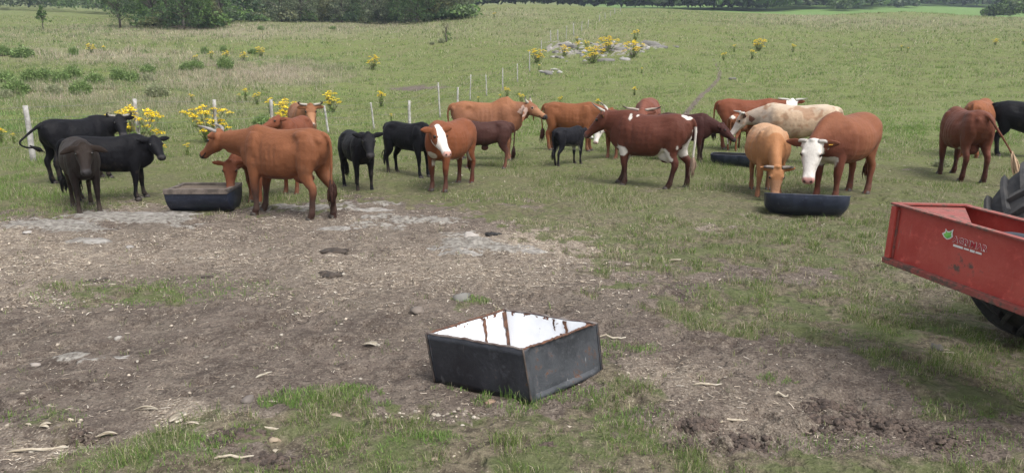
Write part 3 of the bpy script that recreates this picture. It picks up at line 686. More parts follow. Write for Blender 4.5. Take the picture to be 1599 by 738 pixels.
place(dict(coat=(.092, .031, .020), horn=.26, hornshape='up', horncol=(.45, .43, .38), tipcol=(.12, .10, .09), hpitch=-46, npitch=26, neck=.34, neckw=1.15, W=1.08, udder=.9, L=1.0, tag=1,
           patch=[((-.36, 0, .56), (.20, .30, .13), WHT), ((.40, .16, .62), (.12, .2, .10), WHT), ((.28, .2, 1.20), (.035, .12, .09), WHT), ((.17, .14, 1.23), (.03, .1, .05), WHT), ((-.66, .03, 1.20), (.08, .06, .05), WHT), ((-.785, 0, .78), (.05, .06, .27), WHT),
                  ((.42, -.14, .46), (.12, .07, .13), WHT), ((.40, .14, .34), (.10, .03, .05), WHT), ((-.58, .24, .66), (.05, .08, .09), WHT), ((-.66, -.12, .70), (.13, .06, .14), WHT), ((-.62, -.22, .45), (.08, .08, .10), WHT)],
           lowleg=(.035, .014, .012), switchcol=(.22, .16, .12), hind=[(.12, .02), (-.10, -.02)], front=[(-.08, .03), (.13, 0)], head=1.1, muzzle=(.09, .05, .045)),
      'dark red cow with white belly patches and white horns, standing side-on', 1.05, F=(973, 284), Rr=(1057, 300), vyaw=157, head=168, seed=15, vox=.0145)
place(dict(coat=(.13, .042, .022), face='white', head=.85, hpitch=-66, npitch=-26, neck=.46, muzzle=(.45, .33, .30), lowleg=(.14, .055, .03)),
      'brown white-nosed cow grazing behind the neck of the dark red and white cow', .90, F=(950, 250), Rr=(997, 246), head=-115, seed=16)
place(dict(coat=(.15, .055, .036), horn=.30, hornshape='side', horncol=(.30, .25, .21), tipcol=(.06, .04, .04), hpitch=-35, npitch=-8, neck=.38, lowleg=(.03, .02, .018)),
      'reddish horned cow whose back shows above the dark red and white cow', 1.07, vyaw=-97, M=(1008, 243), head=-92, seed=17)
place(dict(coat=(.040, .013, .011), calf=.4, W=1.0, hpitch=-42, npitch=-14, neck=.42, lowleg=(.018, .009, .008)),
      'very dark young cow just right of the dark red and white cow', .86, F=(1086, 251), Rr=(1044, 255), vyaw=-12, head=-18, seed=18)
place(dict(coat=(.16, .052, .027), face='white', facecol=(.66, .64, .60), horn=.24, hornshape='side', horncol=(.46, .44, .40), tipcol=(.36, .34, .31), hpitch=-50, npitch=18, neck=.42, W=.97, L=1.08, tail=[(-.66, 0, 1.17), (-.745, 0, 1.12), (-.775, 0, 1.0), (-.78, 0, .84), (-.77, 0, .62), (-.765, 0, .48)], switchcol=(.02, .01, .01)),
      'brown cow with a white head and pale horns, farthest back behind the cream cow', 1.03, F=(1193, 234), Rr=(1137, 233), vyaw=3, head=-88, seed=19)
place(dict(coat=(.17, .062, .030), calf=1, hpitch=-45, npitch=-10, patch=[((-.70, -.02, 1.15), (.07, .08, .06), WHT), ((-.62, .12, .5), (.08, .05, .22), WHT)], W=.95),
      'small brown calf seen from behind, left of the cream cow\'s head', .74, vyaw=68, Rr=(1143, 237), cat='calf', name='calf', seed=20, vox=.02)
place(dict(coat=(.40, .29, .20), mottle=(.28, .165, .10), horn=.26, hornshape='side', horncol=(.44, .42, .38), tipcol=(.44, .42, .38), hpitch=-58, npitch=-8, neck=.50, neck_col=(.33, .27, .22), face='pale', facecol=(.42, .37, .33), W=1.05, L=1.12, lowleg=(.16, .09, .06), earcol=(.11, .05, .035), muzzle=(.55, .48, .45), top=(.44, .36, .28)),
      'cream mottled cow standing side-on behind the tan cow', 1.04, F=(1200, 256), Rr=(1280, 257), vyaw=178, head=-165, seed=21)
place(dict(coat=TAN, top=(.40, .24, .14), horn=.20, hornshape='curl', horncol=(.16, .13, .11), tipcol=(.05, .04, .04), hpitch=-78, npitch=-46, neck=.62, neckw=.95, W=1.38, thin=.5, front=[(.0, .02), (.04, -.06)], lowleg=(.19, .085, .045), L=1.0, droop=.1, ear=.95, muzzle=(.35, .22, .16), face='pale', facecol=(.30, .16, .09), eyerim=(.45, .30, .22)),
      'tan horned cow feeding from the near black half-barrel trough', .93, F=(1186, 322), Rr=(1199, 288), vyaw=-80, head=-90, seed=22, vox=.0145)
place(dict(coat=(.18, .068, .034), front_dark=(.10, .032, .020), face='white', facecol=(.58, .55, .51), horn=.20, hornshape='down', horncol=(.36, .33, .30), tipcol=(.25, .23, .21), hpitch=-66, npitch=-26, neck=.44, neckw=1.15, W=1.25, tag=1, droop=.12, ear=1.05, muzzle=(.50, .26, .23), L=1.0, head=1.15,
           patch=[((.45, 0, .60), (.2, .16, .12), WHT)], lowleg=(.10, .034, .022), leg=1.15, eyerim=(.30, .2, .17)),
      'big red-brown cow with white head and yellow ear tag over the near trough', 1.09, F=(1290, 316), Rr=(1334, 301), vyaw=-118, head=-94, seed=23, vox=.0145)
place(dict(coat=(.115, .040, .024), hpitch=-60, npitch=-40, nyaw=-32, neck=.36, W=1.1, switchcol=(.42, .30, .20), switch=.42, udder=.5, thin=.6, lowleg=(.05, .018, .014), 
           tail=[(-.66, .0, 1.17), (-.76, -.03, 1.13), (-.82, -.10, 1.0), (-.90, -.20, .82), (-.96, -.30, .64), (-1.0, -.36, .52)], patch=[((-.20, 0, .52), (.10, .12, .10), WHT)], front=[(-.02, 0), (.08, 0)], hind=[(.06, .02), (-.05, -.02)]),
      'dark red cow seen from behind with a long pale tail switch', 1.06, F=(1482, 272), Rr=(1512, 287), vyaw=114, head=40, seed=24, vox=.0145)
place(dict(coat=(.20, .075, .034), hpitch=-50, npitch=-20, W=1.05, switchcol=(.05, .03, .02)),
      'orange-brown cow half hidden behind the dark red cow on the right', 1.06, vyaw=80, Rr=(1513, 247), seed=25)
place(dict(BLK, hpitch=-50, npitch=-10, W=1.1, L=1.1, sheath=1),
      'black cow cut off by the right edge of the photo', 1.04, vyaw=2, Rr=(1559, 244), seed=26)
# ------------------------------------------------------------ old enamel liner used as a feeder
def wear(name, base, var, rust, rust_lo, rust_hi, rough=.5, spec=.5, scr=None, seed=0, scale=1.0):
    m, n, b = newmat(name); g = G(n); P = g.mapping(g.pos(), (1, 1, 1)); 
    big = g.noise(3.2 * scale, 6, .65, P, .3); med = g.noise(14 * scale, 6, .7, P); fine = g.noise(70 * scale, 4, .7, P)
    c = g.mix(g.ramp(big, .35, .65), base, var); c = g.mix(g.ramp(med, .52, .72, 0, .5), c, tuple(min(1, x * 1.9 + .02) for x in var))
    if scr: c = g.mix(g.ramp(g.noise(22 * scale, 3, .6, g.mapping(P, (1, 1, .12))), .66, .76, 0, .6), c, scr)
    rm = g.ramp(g.math('ADD', g.math('MULTIPLY', med, .6), g.math('MULTIPLY', big, .55)), rust_lo, rust_hi)
    c = g.mix(rm, c, g.mix(fine, tuple(x * .45 for x in rust), rust))
    g.put(b.inputs['Base Color'], c); g.put(b.inputs['Roughness'], g.ramp(rm, 0, 1, rough, .9)); b.inputs['Specular IOR Level'].default_value = spec
    g.put(b.inputs['Normal'], g.bump(g.math('ADD', med, g.math('MULTIPLY', fine, .3)), .25, .006, g.bump(big, .5, .03)))
    return m
M_blk = wear('black_painted_steel', (.012, .013, .018), (.026, .028, .036), (.10, .055, .035), .66, .74, .42, .5, scr=(.12, .12, .125))
M_blk2 = wear('worn_black_steel', (.022, .025, .030), (.055, .060, .068), (.13, .065, .038), .655, .74, .5, .5, scr=(.35, .35, .35), scale=1.2)
M_rust = simple('rusty_edge', (.135, .062, .036), .9, .55, 22, .4, col2=(.055, .03, .022))
M_enam, n, b = newmat('chipped_white_enamel'); g = G(n); P = g.pos()
sx = g.node('ShaderNodeSeparateXYZ'); g.put(sx.inputs[0], P); hz = sx.outputs[2]
chip = g.noise(24, 4, .6, P); edge = g.ramp(hz, .30, .365)
streak = g.noise(9, 4, .65, g.mapping(P, (1, 1, .16)))
cm = g.math('MAXIMUM', g.ramp(g.math('ADD', chip, g.math('MULTIPLY', edge, .18)), .70, .73), g.math('MULTIPLY', g.ramp(streak, .76, .78), g.ramp(hz, .02, .2)))
c = g.mix(g.ramp(g.noise(4, 5, .6, P), .4, .7), (.80, .81, .83), (.70, .71, .73)); c = g.mix(cm, c, g.mix(g.noise(50, 3, .6, P), (.07, .03, .02), (.16, .07, .04)))
g.put(b.inputs['Base Color'], c); g.put(b.inputs['Roughness'], g.ramp(cm, 0, 1, .25, .9)); g.put(b.inputs['Normal'], g.bump(cm, .4, .004))

M_seam = simple('dull_seam', (.075, .055, .045), .8, .6, 16, .3, col2=(.03, .027, .027))
tubb = [flatpt(679, 592)[:2], flatpt(830, 626)[:2], flatpt(941, 576)[:2]]; tubb.append(tubb[0] + tubb[2] - tubb[1])
HT = .36
tubt = [flatpt(665, 516, HT)[:2], flatpt(816, 541, HT)[:2], flatpt(933, 500, HT)[:2], flatpt(788, 478, HT)[:2]]
zc0 = min(gz(q[0], q[1]) for q in tubb) + .004
org = np.mean(np.array(tubb), axis=0)
tub = tag(empty('enamel_tub', (org[0], org[1], zc0)), 'open square tub, black outside and chipped white enamel inside, alone on the dirt', 'tub')
B4 = [Vector((*(q - org), 0)) for q in tubb]; T4 = [Vector((*(q - org), HT)) for q in tubt]
def quadpt(a, b_, c_, d_, u, v): return a.lerp(b_, u).lerp(d_.lerp(c_, u), v)
def panel(i, mat, nu=22, nv=8, frame=False):
    """one sheet-metal side with slight dents; thickness 2 cm"""
    j = (i + 1) % 4; V = []; F = []
    nrm = (B4[j] - B4[i]).cross(T4[i] - B4[i]).normalized()
    for side, off in ((0, 0.0), (1, -.018)):
        for a in range(nu + 1):
            for b_ in range(nv + 1):
                u, v = a / nu, b_ / nv; p = quadpt(B4[i], B4[j], T4[j], T4[i], u, v)
                w_ = .010 * (float(fbm(u * 3 + i * 7, v * 2, 1, 2, 5)) - .5) * 4 * u * (1 - u)
                e = min(u, 1 - u) / .09; e2 = min(v / .13, 1.0 if v > .9 else 9)
                if frame and side == 0: w_ += -.020 * float(sstep(.75, 1.0, min(u / .085, (1 - u) / .085, v / .11, (1 - v) / .02 + .6)))
                w2 = .012 * (float(vnoise(u * 7 + i * 5, 0.0, None, 3)) - .5) * v * (1 if 0 < a < nu else 0)
                V.append(p + nrm * (off + w_) + Vector((0, 0, w2 * .7)))
    n1 = (nu + 1) * (nv + 1)
    for side in (0, 1):
        for a in range(nu):
            for b_ in range(nv):
                q = [side * n1 + a * (nv + 1) + b_, side * n1 + (a + 1) * (nv + 1) + b_, side * n1 + (a + 1) * (nv + 1) + b_ + 1, side * n1 + a * (nv + 1) + b_ + 1]
                F.append(tuple(q if side == 0 else q[::-1]))
    for a in range(nu):
        for b_ in (0, nv):
            q = [a * (nv + 1) + b_, n1 + a * (nv + 1) + b_, n1 + (a + 1) * (nv + 1) + b_, (a + 1) * (nv + 1) + b_]; F.append(tuple(q if b_ == 0 else q[::-1]))
    mb = MB().add(V, F); return mb, V, n1, nu, nv
for i, mt, fr in ((0, M_blk, False), (1, M_blk2, True), (2, M_blk, False), (3, M_blk, False)):
    mb, V, n1, nu, nv = panel(i, mt, 44 if fr else 22, 24 if fr else 8, fr); o = mb.build('side_panel', mt, tub)
    if fr: o['label'] = 'scuffed grey side with a pressed frame'
    # enamel lining just inside
    iv = []; ifc = []
    nrm = (B4[(i + 1) % 4] - B4[i]).cross(T4[i] - B4[i]).normalized()
    for a in range(nu + 1):
        for b_ in range(nv + 1):
            aa = min(max(a / nu, .032), .968) * nu; a0 = int(min(aa, nu - 1)); q = V[n1 + a0 * (nv + 1) + b_].lerp(V[n1 + (a0 + 1) * (nv + 1) + b_], aa - a0); iv.append(q - nrm * .004 - Vector((0, 0, .001)))
    for a in range(nu):
        for b_ in range(nv): ifc.append((a * (nv + 1) + b_, a * (nv + 1) + b_ + 1, (a + 1) * (nv + 1) + b_ + 1, (a + 1) * (nv + 1) + b_))
    MB().add(iv, ifc).build('enamel_lining', M_enam, tub)
    # rusty folded rim
    rp = [V[a * (nv + 1) + nv] * .5 + V[n1 + a * (nv + 1) + nv] * .5 for a in range(nu + 1)]
    rr = random.Random(i)
    MB().tube([p + Vector((rr.uniform(-1, 1) * .002, rr.uniform(-1, 1) * .002, .002 + rr.uniform(-1, 1) * .003)) for p in rp], [(rr.uniform(.009, .014), rr.uniform(.005, .009)) for _ in rp], 6).build('rim', M_rust if i in (1, 3) else simple('dull_rim_%d' % i, (.16, .14, .13), .8, .6, 14, .3, col2=(.06, .035, .028)), tub)
    MB().tube([B4[i].lerp(T4[i], k / 8) + nrm * .003 + Vector((0, 0, .0010)) for k in range(9)], [.005 + .002 * rr.random() for _ in range(9)], 6).build('corner_seam', M_seam, tub)
ctr = sum(B4, Vector()) / 4
MB().hexa([q.lerp(ctr, .05) + Vector((0, 0, .012)) for q in B4] + [q.lerp(ctr, .05) + Vector((0, 0, .03)) for q in B4]).build('floor_sheet', M_enam, tub, False)
# the big rust runs down the far inner corner
def rust_run(i, u0, u1, vtop, vbot, seedn, k=9):
    rr = random.Random(seedn); j = (i + 1) % 4; nrm = (B4[j] - B4[i]).cross(T4[i] - B4[i]).normalized(); V = []; F = []
    for a in range(k + 1):
        v = vtop + (vbot - vtop) * a / k; wv = (1 - .55 * a / k) * (1 + rr.uniform(-.25, .25)); m_ = (u0 + u1) / 2 + rr.uniform(-.01, .01)
        for sgn in (-1, 1): V.append(quadpt(B4[i], B4[j], T4[j], T4[i], m_ + sgn * (u1 - u0) / 2 * wv, v) - nrm * (.030 if True else 0))
    for a in range(k): F.append((2 * a, 2 * a + 1, 2 * a + 3, 2 * a + 2))
    return MB().add(V, F)
for i, u0, u1, vt, vb, s_ in ((3, .005, .075, .985, .10, 1), (3, .30, .345, .985, .40, 2), (2, .30, .34, .98, .66, 5), (2, .43, .455, .985, .74, 6), (2, .31, .40, .70, .52, 7)):
    rust_run(i, u0, u1, vt, vb, s_).build('rust_stain', M_rust, tub)

# ------------------------------------------------------------ half-barrel troughs
M_plast = wear('blue_black_plastic', (.010, .014, .030), (.020, .026, .046), (.10, .09, .08), .74, .84, .42, .5, scr=(.07, .08, .10))
M_plast_in = simple('trough_inside', (.016, .017, .02), .7, .5, 9, .1)
M_feed = simple('feed_mix', (.12, .095, .07), .95, .5, 30, .6, col2=(.09, .065, .045))
M_board = simple('weathered_board', (.14, .115, .098), .9, .45, 9, .7, col2=(.065, .053, .045))
def barrel(name, label, L, Rb, mat, inner, loc, rz, tilt=0, dome=.05, bead=True, cut=.0, straight=False):
    root = tag(empty(name, loc, rz), label, 'trough', 'feed troughs in the herd')
    if tilt: root.rotation_euler = (tilt, 0, rz)
    def shell(r_off, le):
        rings = []; N = 28
        xs = [0, .004, .02, .07, .16, .30, .32, .34, .5, .66, .68, .70, .84, .93, .98, .996, 1] if not straight else [0, .003, .3, .5, .7, .997, 1]
        for q in xs:
            e = min(q, 1 - q); rr = Rb * (1.0 if straight else (1 - .42 * max(0, 1 - e / .15) ** 2.4)) * (1.02 if (bead and q in (.32, .68)) else 1) + r_off
            ring = []
            for j in range(N + 1):
                a = math.pi + (math.pi) * j / N; ring.append(((q - .5) * le, rr * math.cos(a), Rb + rr * math.sin(a) * (.98)))
            rings.append(ring)
        return rings
    ro, ri = shell(0, L), shell(-.014, L - .02)
    def strip(rs, flip):
        n_ = len(rs[0]); V = [p for r in rs for p in r]; F = []
        for i in range(len(rs) - 1):
            for j in range(n_ - 1):
                q = (i * n_ + j, i * n_ + j + 1, (i + 1) * n_ + j + 1, (i + 1) * n_ + j); F.append(q if flip else q[::-1])
        for i, fl in ((0, not flip), (len(rs) - 1, flip)):   # end discs
            base_ = len(V); V.append((rs[i][0][0] + (0 if straight else (.0)), 0, Rb * .55)); 
            for j in range(n_ - 1):
                q = (i * n_ + j, i * n_ + j + 1, base_); F.append(q if fl else q[::-1])
            q = (i * n_ + n_ - 1, i * n_, base_); F.append(q if fl else q[::-1])
        return V, F
    V, F = strip(ro, False); MB().add(V, F).build('shell', mat, root)
    V, F = strip(ri, True); MB().add(V, F).build('inside', inner, root)
    mb = MB()   # cut edge, left and right
    for j in (0, -1):
        mb.tube([( (a[j][0] + b_[j][0]) / 2, (a[j][1] + b_[j][1]) / 2, a[j][2] + .001) for a, b_ in zip(ro, ri)], (.010), 6)
    for i in (0, -1):
        mb.tube([Vector(ro[i][0]) + Vector((0, 0, .001)), Vector(ro[i][-1]) + Vector((0, 0, .001))], .009, 6)
    mb.build('cut_edge', mat, root)
    # feed
    fv = []; k = 12; fy = Rb * .72
    for a in range(k + 1):
        for b_ in range(k + 1): fv.append(((a / k - .5) * L * .84, (b_ / k - .5) * 2 * fy * .92, Rb * .46 + .03 * float(fbm(a * .9, b_ * .9, 1, 2, 3))))
    ff = [(a * (k + 1) + b_, (a + 1) * (k + 1) + b_, (a + 1) * (k + 1) + b_ + 1, a * (k + 1) + b_ + 1) for a in range(k) for b_ in range(k)]
    MB().add(fv, ff).build('feed', M_feed, root)
    return root
def ground_between(p0, p1): a, b_ = at(*p0), at(*p1); return (a + b_) / 2, math.atan2(b_.y - a.y, b_.x - a.x), (b_ - a).length
# trough with a wooden rim, far left
c0, az0, l0 = ground_between((268, 333), (369, 331))
t1 = barrel('feed_trough', 'blue-black half-barrel trough with a weathered wooden rim, left of the chestnut cow', .90, .335, M_plast, M_plast_in, (c0.x - .05, c0.y + .20, gz(c0.x, c0.y + .20)), az0, straight=True, bead=False)
mb = MB(); mb.box((0, -.315, .345), (.915, .07, .075)); mb.build('rim_board', M_board, t1, False, .006)
mb = MB(); mb.box((0, .315, .345), (.91, .06, .06)); mb.build('rim_board', M_board, t1, False, .006)
mb = MB(); mb.box((-.425, 0, .343), (.06, .56, .055)); mb.build('end_board', M_board, t1, False, .006)
mb = MB(); mb.box((.425, 0, .343), (.06, .56, .055)); mb.build('end_board', M_board, t1, False, .006)
mb = MB(); mb.box((0, 0, .335), (.79, .56, .012)); mb.build('feed_layer', M_feed, t1, False)
# near barrel with two cows over it
c0, az0, l0 = ground_between((1205, 339), (1308, 337))
barrel('feed_trough', 'near black half-barrel trough with rounded ends, under the tan cow\'s head', 1.10, .30, M_plast, M_plast_in, (c0.x + .02, c0.y + .06, gz(c0.x, c0.y + .1) - .01), R(-14), tilt=R(-9))
c0 = at(1146, 262)
barrel('feed_trough', 'far black half-barrel trough under the cream cow\'s head', .92, .26, M_plast, M_plast_in, (c0.x + .04, c0.y + .2, gz(c0.x, c0.y + .2) - .01), R(-22))

# ------------------------------------------------------------ red transport box carried by the tractor
M_red = wear('faded_red_paint', (.36, .043, .034), (.42, .075, .058), (.16, .105, .085), .655, .73, .45, .5, scr=(.33, .16, .13), scale=.9)
M_redd = wear('scuffed_red_edge', (.22, .050, .040), (.28, .085, .07), (.15, .10, .08), .56, .66, .6, .4, scale=2)
D1 = .96
pA = np.array([2.757, 5.257]) * D1; pB0 = np.array([3.052, 4.296]) * D1; dirv2 = (pB0 - pA) / np.linalg.norm(pB0 - pA); pB = pA + dirv2 * 1.55
per = np.array([-dirv2[1], dirv2[0]]); per = per if per[0] > 0 else -per     # towards the tractor
zt, zb = EYE - D1 + .02, EYE - D1 * 1.382
ang = math.atan2(dirv2[1], dirv2[0])
box = tag(empty('transport_box', (pA[0], pA[1], zb), ang), 'faded red sheet-metal transport box carried behind the tractor at the right edge', 'carrier box')
# local: x along the long side (towards the viewer), y to the tractor side (positive = per or negative)
sgn = 1 if (per @ np.array([-dirv2[1], dirv2[0]])) > 0 else -1
HB = zt - zb; LB = 1.55; WB = .64
def bb(c, d, name, mat, bev=.003, par=None): return MB().box((c[0], c[1] * sgn, c[2]), d).build(name, mat, par or box, False, bev)
side_ = bb((LB / 2, .006, HB / 2), (LB, .012, HB), 'side_panel', M_red)
bb((LB / 2, -.010, HB + .004), (LB + .02, .045, .014), 'top_lip', M_redd); 
bb((LB / 2, -.012, -.012), (LB + .02, .055, .040), 'bottom_rail', M_redd, .006)
bb((.020, -.014, HB / 2), (.045, .030, HB - .02), 'corner_post', M_red, .004); bb((.050, -.006, HB / 2 - .01), (.012, .014, HB - .05), 'weld_strip', M_redd, .002)
# end wall and far wall: the rim rises a little and folds back
MB().hexa([(0.0, (.012) * sgn, 0), (.012, .012 * sgn, 0), (.012, WB * sgn, 0), (0, WB * sgn, 0), (0.0, .012 * sgn, HB), (.012, .012 * sgn, HB), (.012, WB * sgn, HB - .045), (0, WB * sgn, HB - .045)]).build('end_panel', M_red, box, False)
MB().hexa([(0.0, (.012) * sgn, HB + .001), (.045, .012 * sgn, HB + .001), (.045, WB * sgn, HB - .044), (0, WB * sgn, HB - .044), (0.0, .012 * sgn, HB + .012), (.045, .012 * sgn, HB + .012), (.045, WB * sgn, HB - .033), (0, WB * sgn, HB - .033)]).build('end_lip', M_redd, box, False)
bb((LB / 2, WB - .006, (HB - .05) / 2), (LB, .012, HB - .05), 'side_panel', M_red); bb((LB / 2, WB - .03, HB - .040), (LB, .06, .012), 'top_lip', M_redd)
bb((LB / 2, WB / 2, .006), (LB - .03, WB - .03, .010), 'floor_panel', M_redd)
bb((LB - .006, WB / 2, HB / 2), (.012, WB - .03, HB - .02), 'end_panel', M_red)
# sloping gusset in the far corner
MB().hexa([(.012, .014 * sgn, HB - .022), (.62, .014 * sgn, HB - .022), (.57, .05 * sgn, HB - .024), (.012, (WB - .03) * sgn, HB - .066), (.012, .014 * sgn, HB - .008), (.62, .014 * sgn, HB - .008), (.57, .05 * sgn, HB - .010), (.012, (WB - .03) * sgn, HB - .052)]).build('corner_gusset', M_redd, box, False)
# things inside: dark sack and white container
sk = MB(); sk.ball((.86, .16 * sgn, HB - .075), (.24, .12, .065), 18, 10)
tag(sk.build('folded_tarp', simple('dark_blue_tarp', (.020, .026, .042), .5, .5, 9, .5), None), 'dark blue folded tarp lying inside the red transport box', 'tarp')
bpy.data.objects['folded_tarp'].matrix_world = Matrix.Translation((pA[0], pA[1], zb)) @ Matrix.Rotation(ang, 4, 'Z')
ck = MB(); ck.tube([(1.22, .13 * sgn, .02), (1.22, .13 * sgn, HB - .09), (1.22, .13 * sgn, HB - .035), (1.22, .13 * sgn, HB - .02)], [.10, .10, .095, .05], 20)
tag(ck.build('white_bucket', simple('white_plastic', (.75, .76, .78), .35, .1), None), 'white plastic container standing inside the red transport box', 'container')
bpy.data.objects['white_bucket'].matrix_world = Matrix.Translation((pA[0], pA[1], zb)) @ Matrix.Rotation(ang, 4, 'Z')
# maker's sticker
M_lw = simple('sticker_white', (.72, .70, .68), .5, .1); M_lr = simple('sticker_red', (.42, .02, .035), .5, .1); M_lg = simple('sticker_green', (.10, .42, .07), .5, .5, 20, col2=(.25, .60, .12))
def stick_pt(x, z, o): return (x, -o * 1.0 * sgn, z)      # on the outer face (y = 0)
def text(name, s, size, x, z, mat, off, ext=.0006, shear=0, bold=0, sx=1):
    cu = bpy.data.curves.new(name, 'FONT'); cu.body = s; cu.size = size; cu.extrude = ext; cu.offset = bold; cu.shear = shear; cu.align_x = 'LEFT'; cu.space_character = 1.10
    o = bpy.data.objects.new(name, cu); C.objects.link(o); dg = bpy.context.evaluated_depsgraph_get(); me = bpy.data.meshes.new_from_object(o.evaluated_get(dg)); bpy.data.objects.remove(o)
    o = obj(name, me, box, mat)
    # text x runs along local +x, text up is local z, text normal faces outwards (-y*sgn)
    o.matrix_local = Matrix.Translation((x, -off * sgn, z)) @ Matrix(((sx, 0, 0, 0), (0, 0, -sgn * 1.0, 0), (0, 1, 0, 0), (0, 0, 0, 1))).to_4x4()
    return o
zl = HB * .66; xl = .50
text('sticker_lettering', 'AGRIMAR', .052, xl, zl, M_lw, .0030, .0006, 0, .0030)
text('sticker_lettering', 'AGRIMAR', .052, xl, zl, M_lr, .0050, .0006, 0, .0010)
mb = MB()
for k, (u, wd, hh) in enumerate([(.0, .070, .014), (.078, .036, .010), (.122, .033, .015), (.162, .042, .011)]):
    mb.box((xl + .008 + u + wd / 2, -.003 * sgn, zl - .022), (wd, .002, hh))
mb.build('sticker_strapline', M_lw, box, False)
def leafshape(pts, off, name, mat):
    V = [(x, -off * sgn, z) for x, z in pts] + [(x, -(off + .0012) * sgn, z) for x, z in pts]; k = len(pts)
    return MB().add(V, [tuple(range(k)), tuple(range(2 * k - 1, k - 1, -1))] + [(i, (i + 1) % k, k + (i + 1) % k, k + i) for i in range(k)]).build(name, mat, box, False)
ox, oz = xl - .048, zl + .022
cat_ = [(-.065, .012), (-.030, .040), (-.030, .075), (-.008, .052), (.028, .058), (.062, .088), (.058, .045), (.070, .010), (.040, -.020), (.005, -.036), (-.035, -.020)]
leafshape([(ox + x * .62, oz + z * .62) for x, z in cat_], .0030, 'sticker_emblem', M_lw)
leafshape([(ox + .002 + x * .44, oz + .001 + z * .44) for x, z in cat_], .0048, 'sticker_emblem', M_lg)

TILT = R(2.4)
box.rotation_euler = (0, TILT, ang)
for nm_ in ('folded_tarp', 'white_bucket'): bpy.data.objects[nm_].matrix_world = Matrix.Translation((pA[0], pA[1], zb)) @ Matrix.Rotation(ang, 4, 'Z') @ Matrix.Rotation(TILT, 4, 'Y')

# ------------------------------------------------------------ tractor behind the box (mostly outside the picture)
M_rub = simple('tyre_rubber', (.030, .031, .034), .85, .4, 12, .3, col2=(.055, .053, .052)); M_rim = simple('wheel_rim_paint', (.45, .40, .33), .5, .3, 6); M_iron = simple('tractor_iron', (.06, .06, .065), .6, .4, 6)
RW = .74
fw = per * 1.0                                    # tractor faces away from the box
tc = pA + per * (WB + .26 + RW) - dirv2 * -.02 
tr = tag(empty('tractor', (tc[0] + dirv2[0] * .78, tc[1] + dirv2[1] * .78, 0), math.atan2(per[1], per[0])), 'tractor at the right edge, only a lugged black rear tyre in view', 'tractor')
# local x = forward, local y = to its left
def wheel(y, RW, wd, x=0, rr=0):
    wl = empty('wheel', (x, y, RW - .02)); wl.parent = tr
    prof = [(.52, -.38), (.60, -.47), (.80, -.50), (.93, -.46), (.965, -.30), (.975, 0), (.965, .30), (.93, .46), (.80, .50), (.60, .47), (.52, .38)]; V = []; F = []; N = 72; k = len(prof)
    for i in range(N):
        a = 2 * math.pi * i / N
        for r, yy in prof: V.append((RW * .965 * r * math.cos(a), yy * wd, RW * .965 * r * math.sin(a)))
    for i in range(N):
        for j in range(k - 1): F.append((i * k + j, i * k + j + 1, ((i + 1) % N) * k + j + 1, ((i + 1) % N) * k + j))
    mb = MB().add(V, F)
    NL = 21
    for i in range(NL):
        for s in (-1, 1):
            a0 = 2 * math.pi * (i + (.5 if s > 0 else 0)) / NL; pts = []
            for q in range(6):
                t = q / 5; yy = s * wd * (-.04 + .56 * t); a = a0 + .42 * (1 - t) ** 1.0 * 1.0; r_ = RW * (.985 - .05 * max(0, t - .7) / .3)
                pts.append((a, yy, r_))
            hw_ = .034 / RW * .8
            rings = []
            for a, yy, r_ in pts:
                rings.append([(math.cos(a + da) * rr_, yy, math.sin(a + da) * rr_) for da, rr_ in ((-hw_ * 1.35, r_ * .93), (-hw_ * .8, r_ * 1.015), (hw_ * .8, r_ * 1.015), (hw_ * 1.35, r_ * .93))])
            mb.loft(rings)
    mb.build('tyre', M_rub, wl, False)
    mb = MB()
    rings = []
    for yy, r in ((-.36, .53), (-.30, .50), (-.05, .48), (.05, .20), (.10, .10)): rings.append([(RW * r * math.cos(2 * math.pi * j / 40), yy * wd * (1 if y > 0 else -1), RW * r * math.sin(2 * math.pi * j / 40)) for j in range(40)])
    mb.loft(rings); mb.build('rim', M_rim, wl)
wheel(.78, RW, .42); wheel(-.78, RW, .42); wheel(.70, .45, .22, 2.1); wheel(-.70, .45, .22, 2.1)
MB().box((0, 0, RW), (.36, 1.1, .34)).build('rear_axle', M_iron, tr, False, .03); MB().box((1.05, 0, .80), (1.9, .42, .42)).build('gearbox', M_iron, tr, False, .04)
MB().box((1.75, 0, 1.18), (1.25, .58, .48)).build('bonnet', M_red, tr, False, .05); MB().box((2.1, 0, .45), (.12, 1.3, .12)).build('front_axle', M_iron, tr, False, .02)
for s in (-1, 1):
    MB().tube([(-.12, s * .30, .62), (-.55, s * .34, .60), (-RW - .14, s * .36, .72)], .03, 8).build('lift_arm', M_iron, tr)
MB().box((.10, 0, 1.12), (.42, .46, .08)).build('seat', M_rub, tr, False, .03); MB().box((-.12, 0, 1.32), (.08, .44, .36)).build('seat_back', M_rub, tr, False, .03)
MB().tube([(.95, 0, 1.30), (.72, 0, 1.52)], .02, 8).build('steering_column', M_iron, tr)
MB().tube([Vector((.70, 0, 1.53)) + Vector((.08 * math.cos(a), .20 * math.sin(a), .18 * math.cos(a))) for a in [2 * math.pi * i / 24 for i in range(25)]], .013, 6).build('steering_wheel', M_rub, tr)
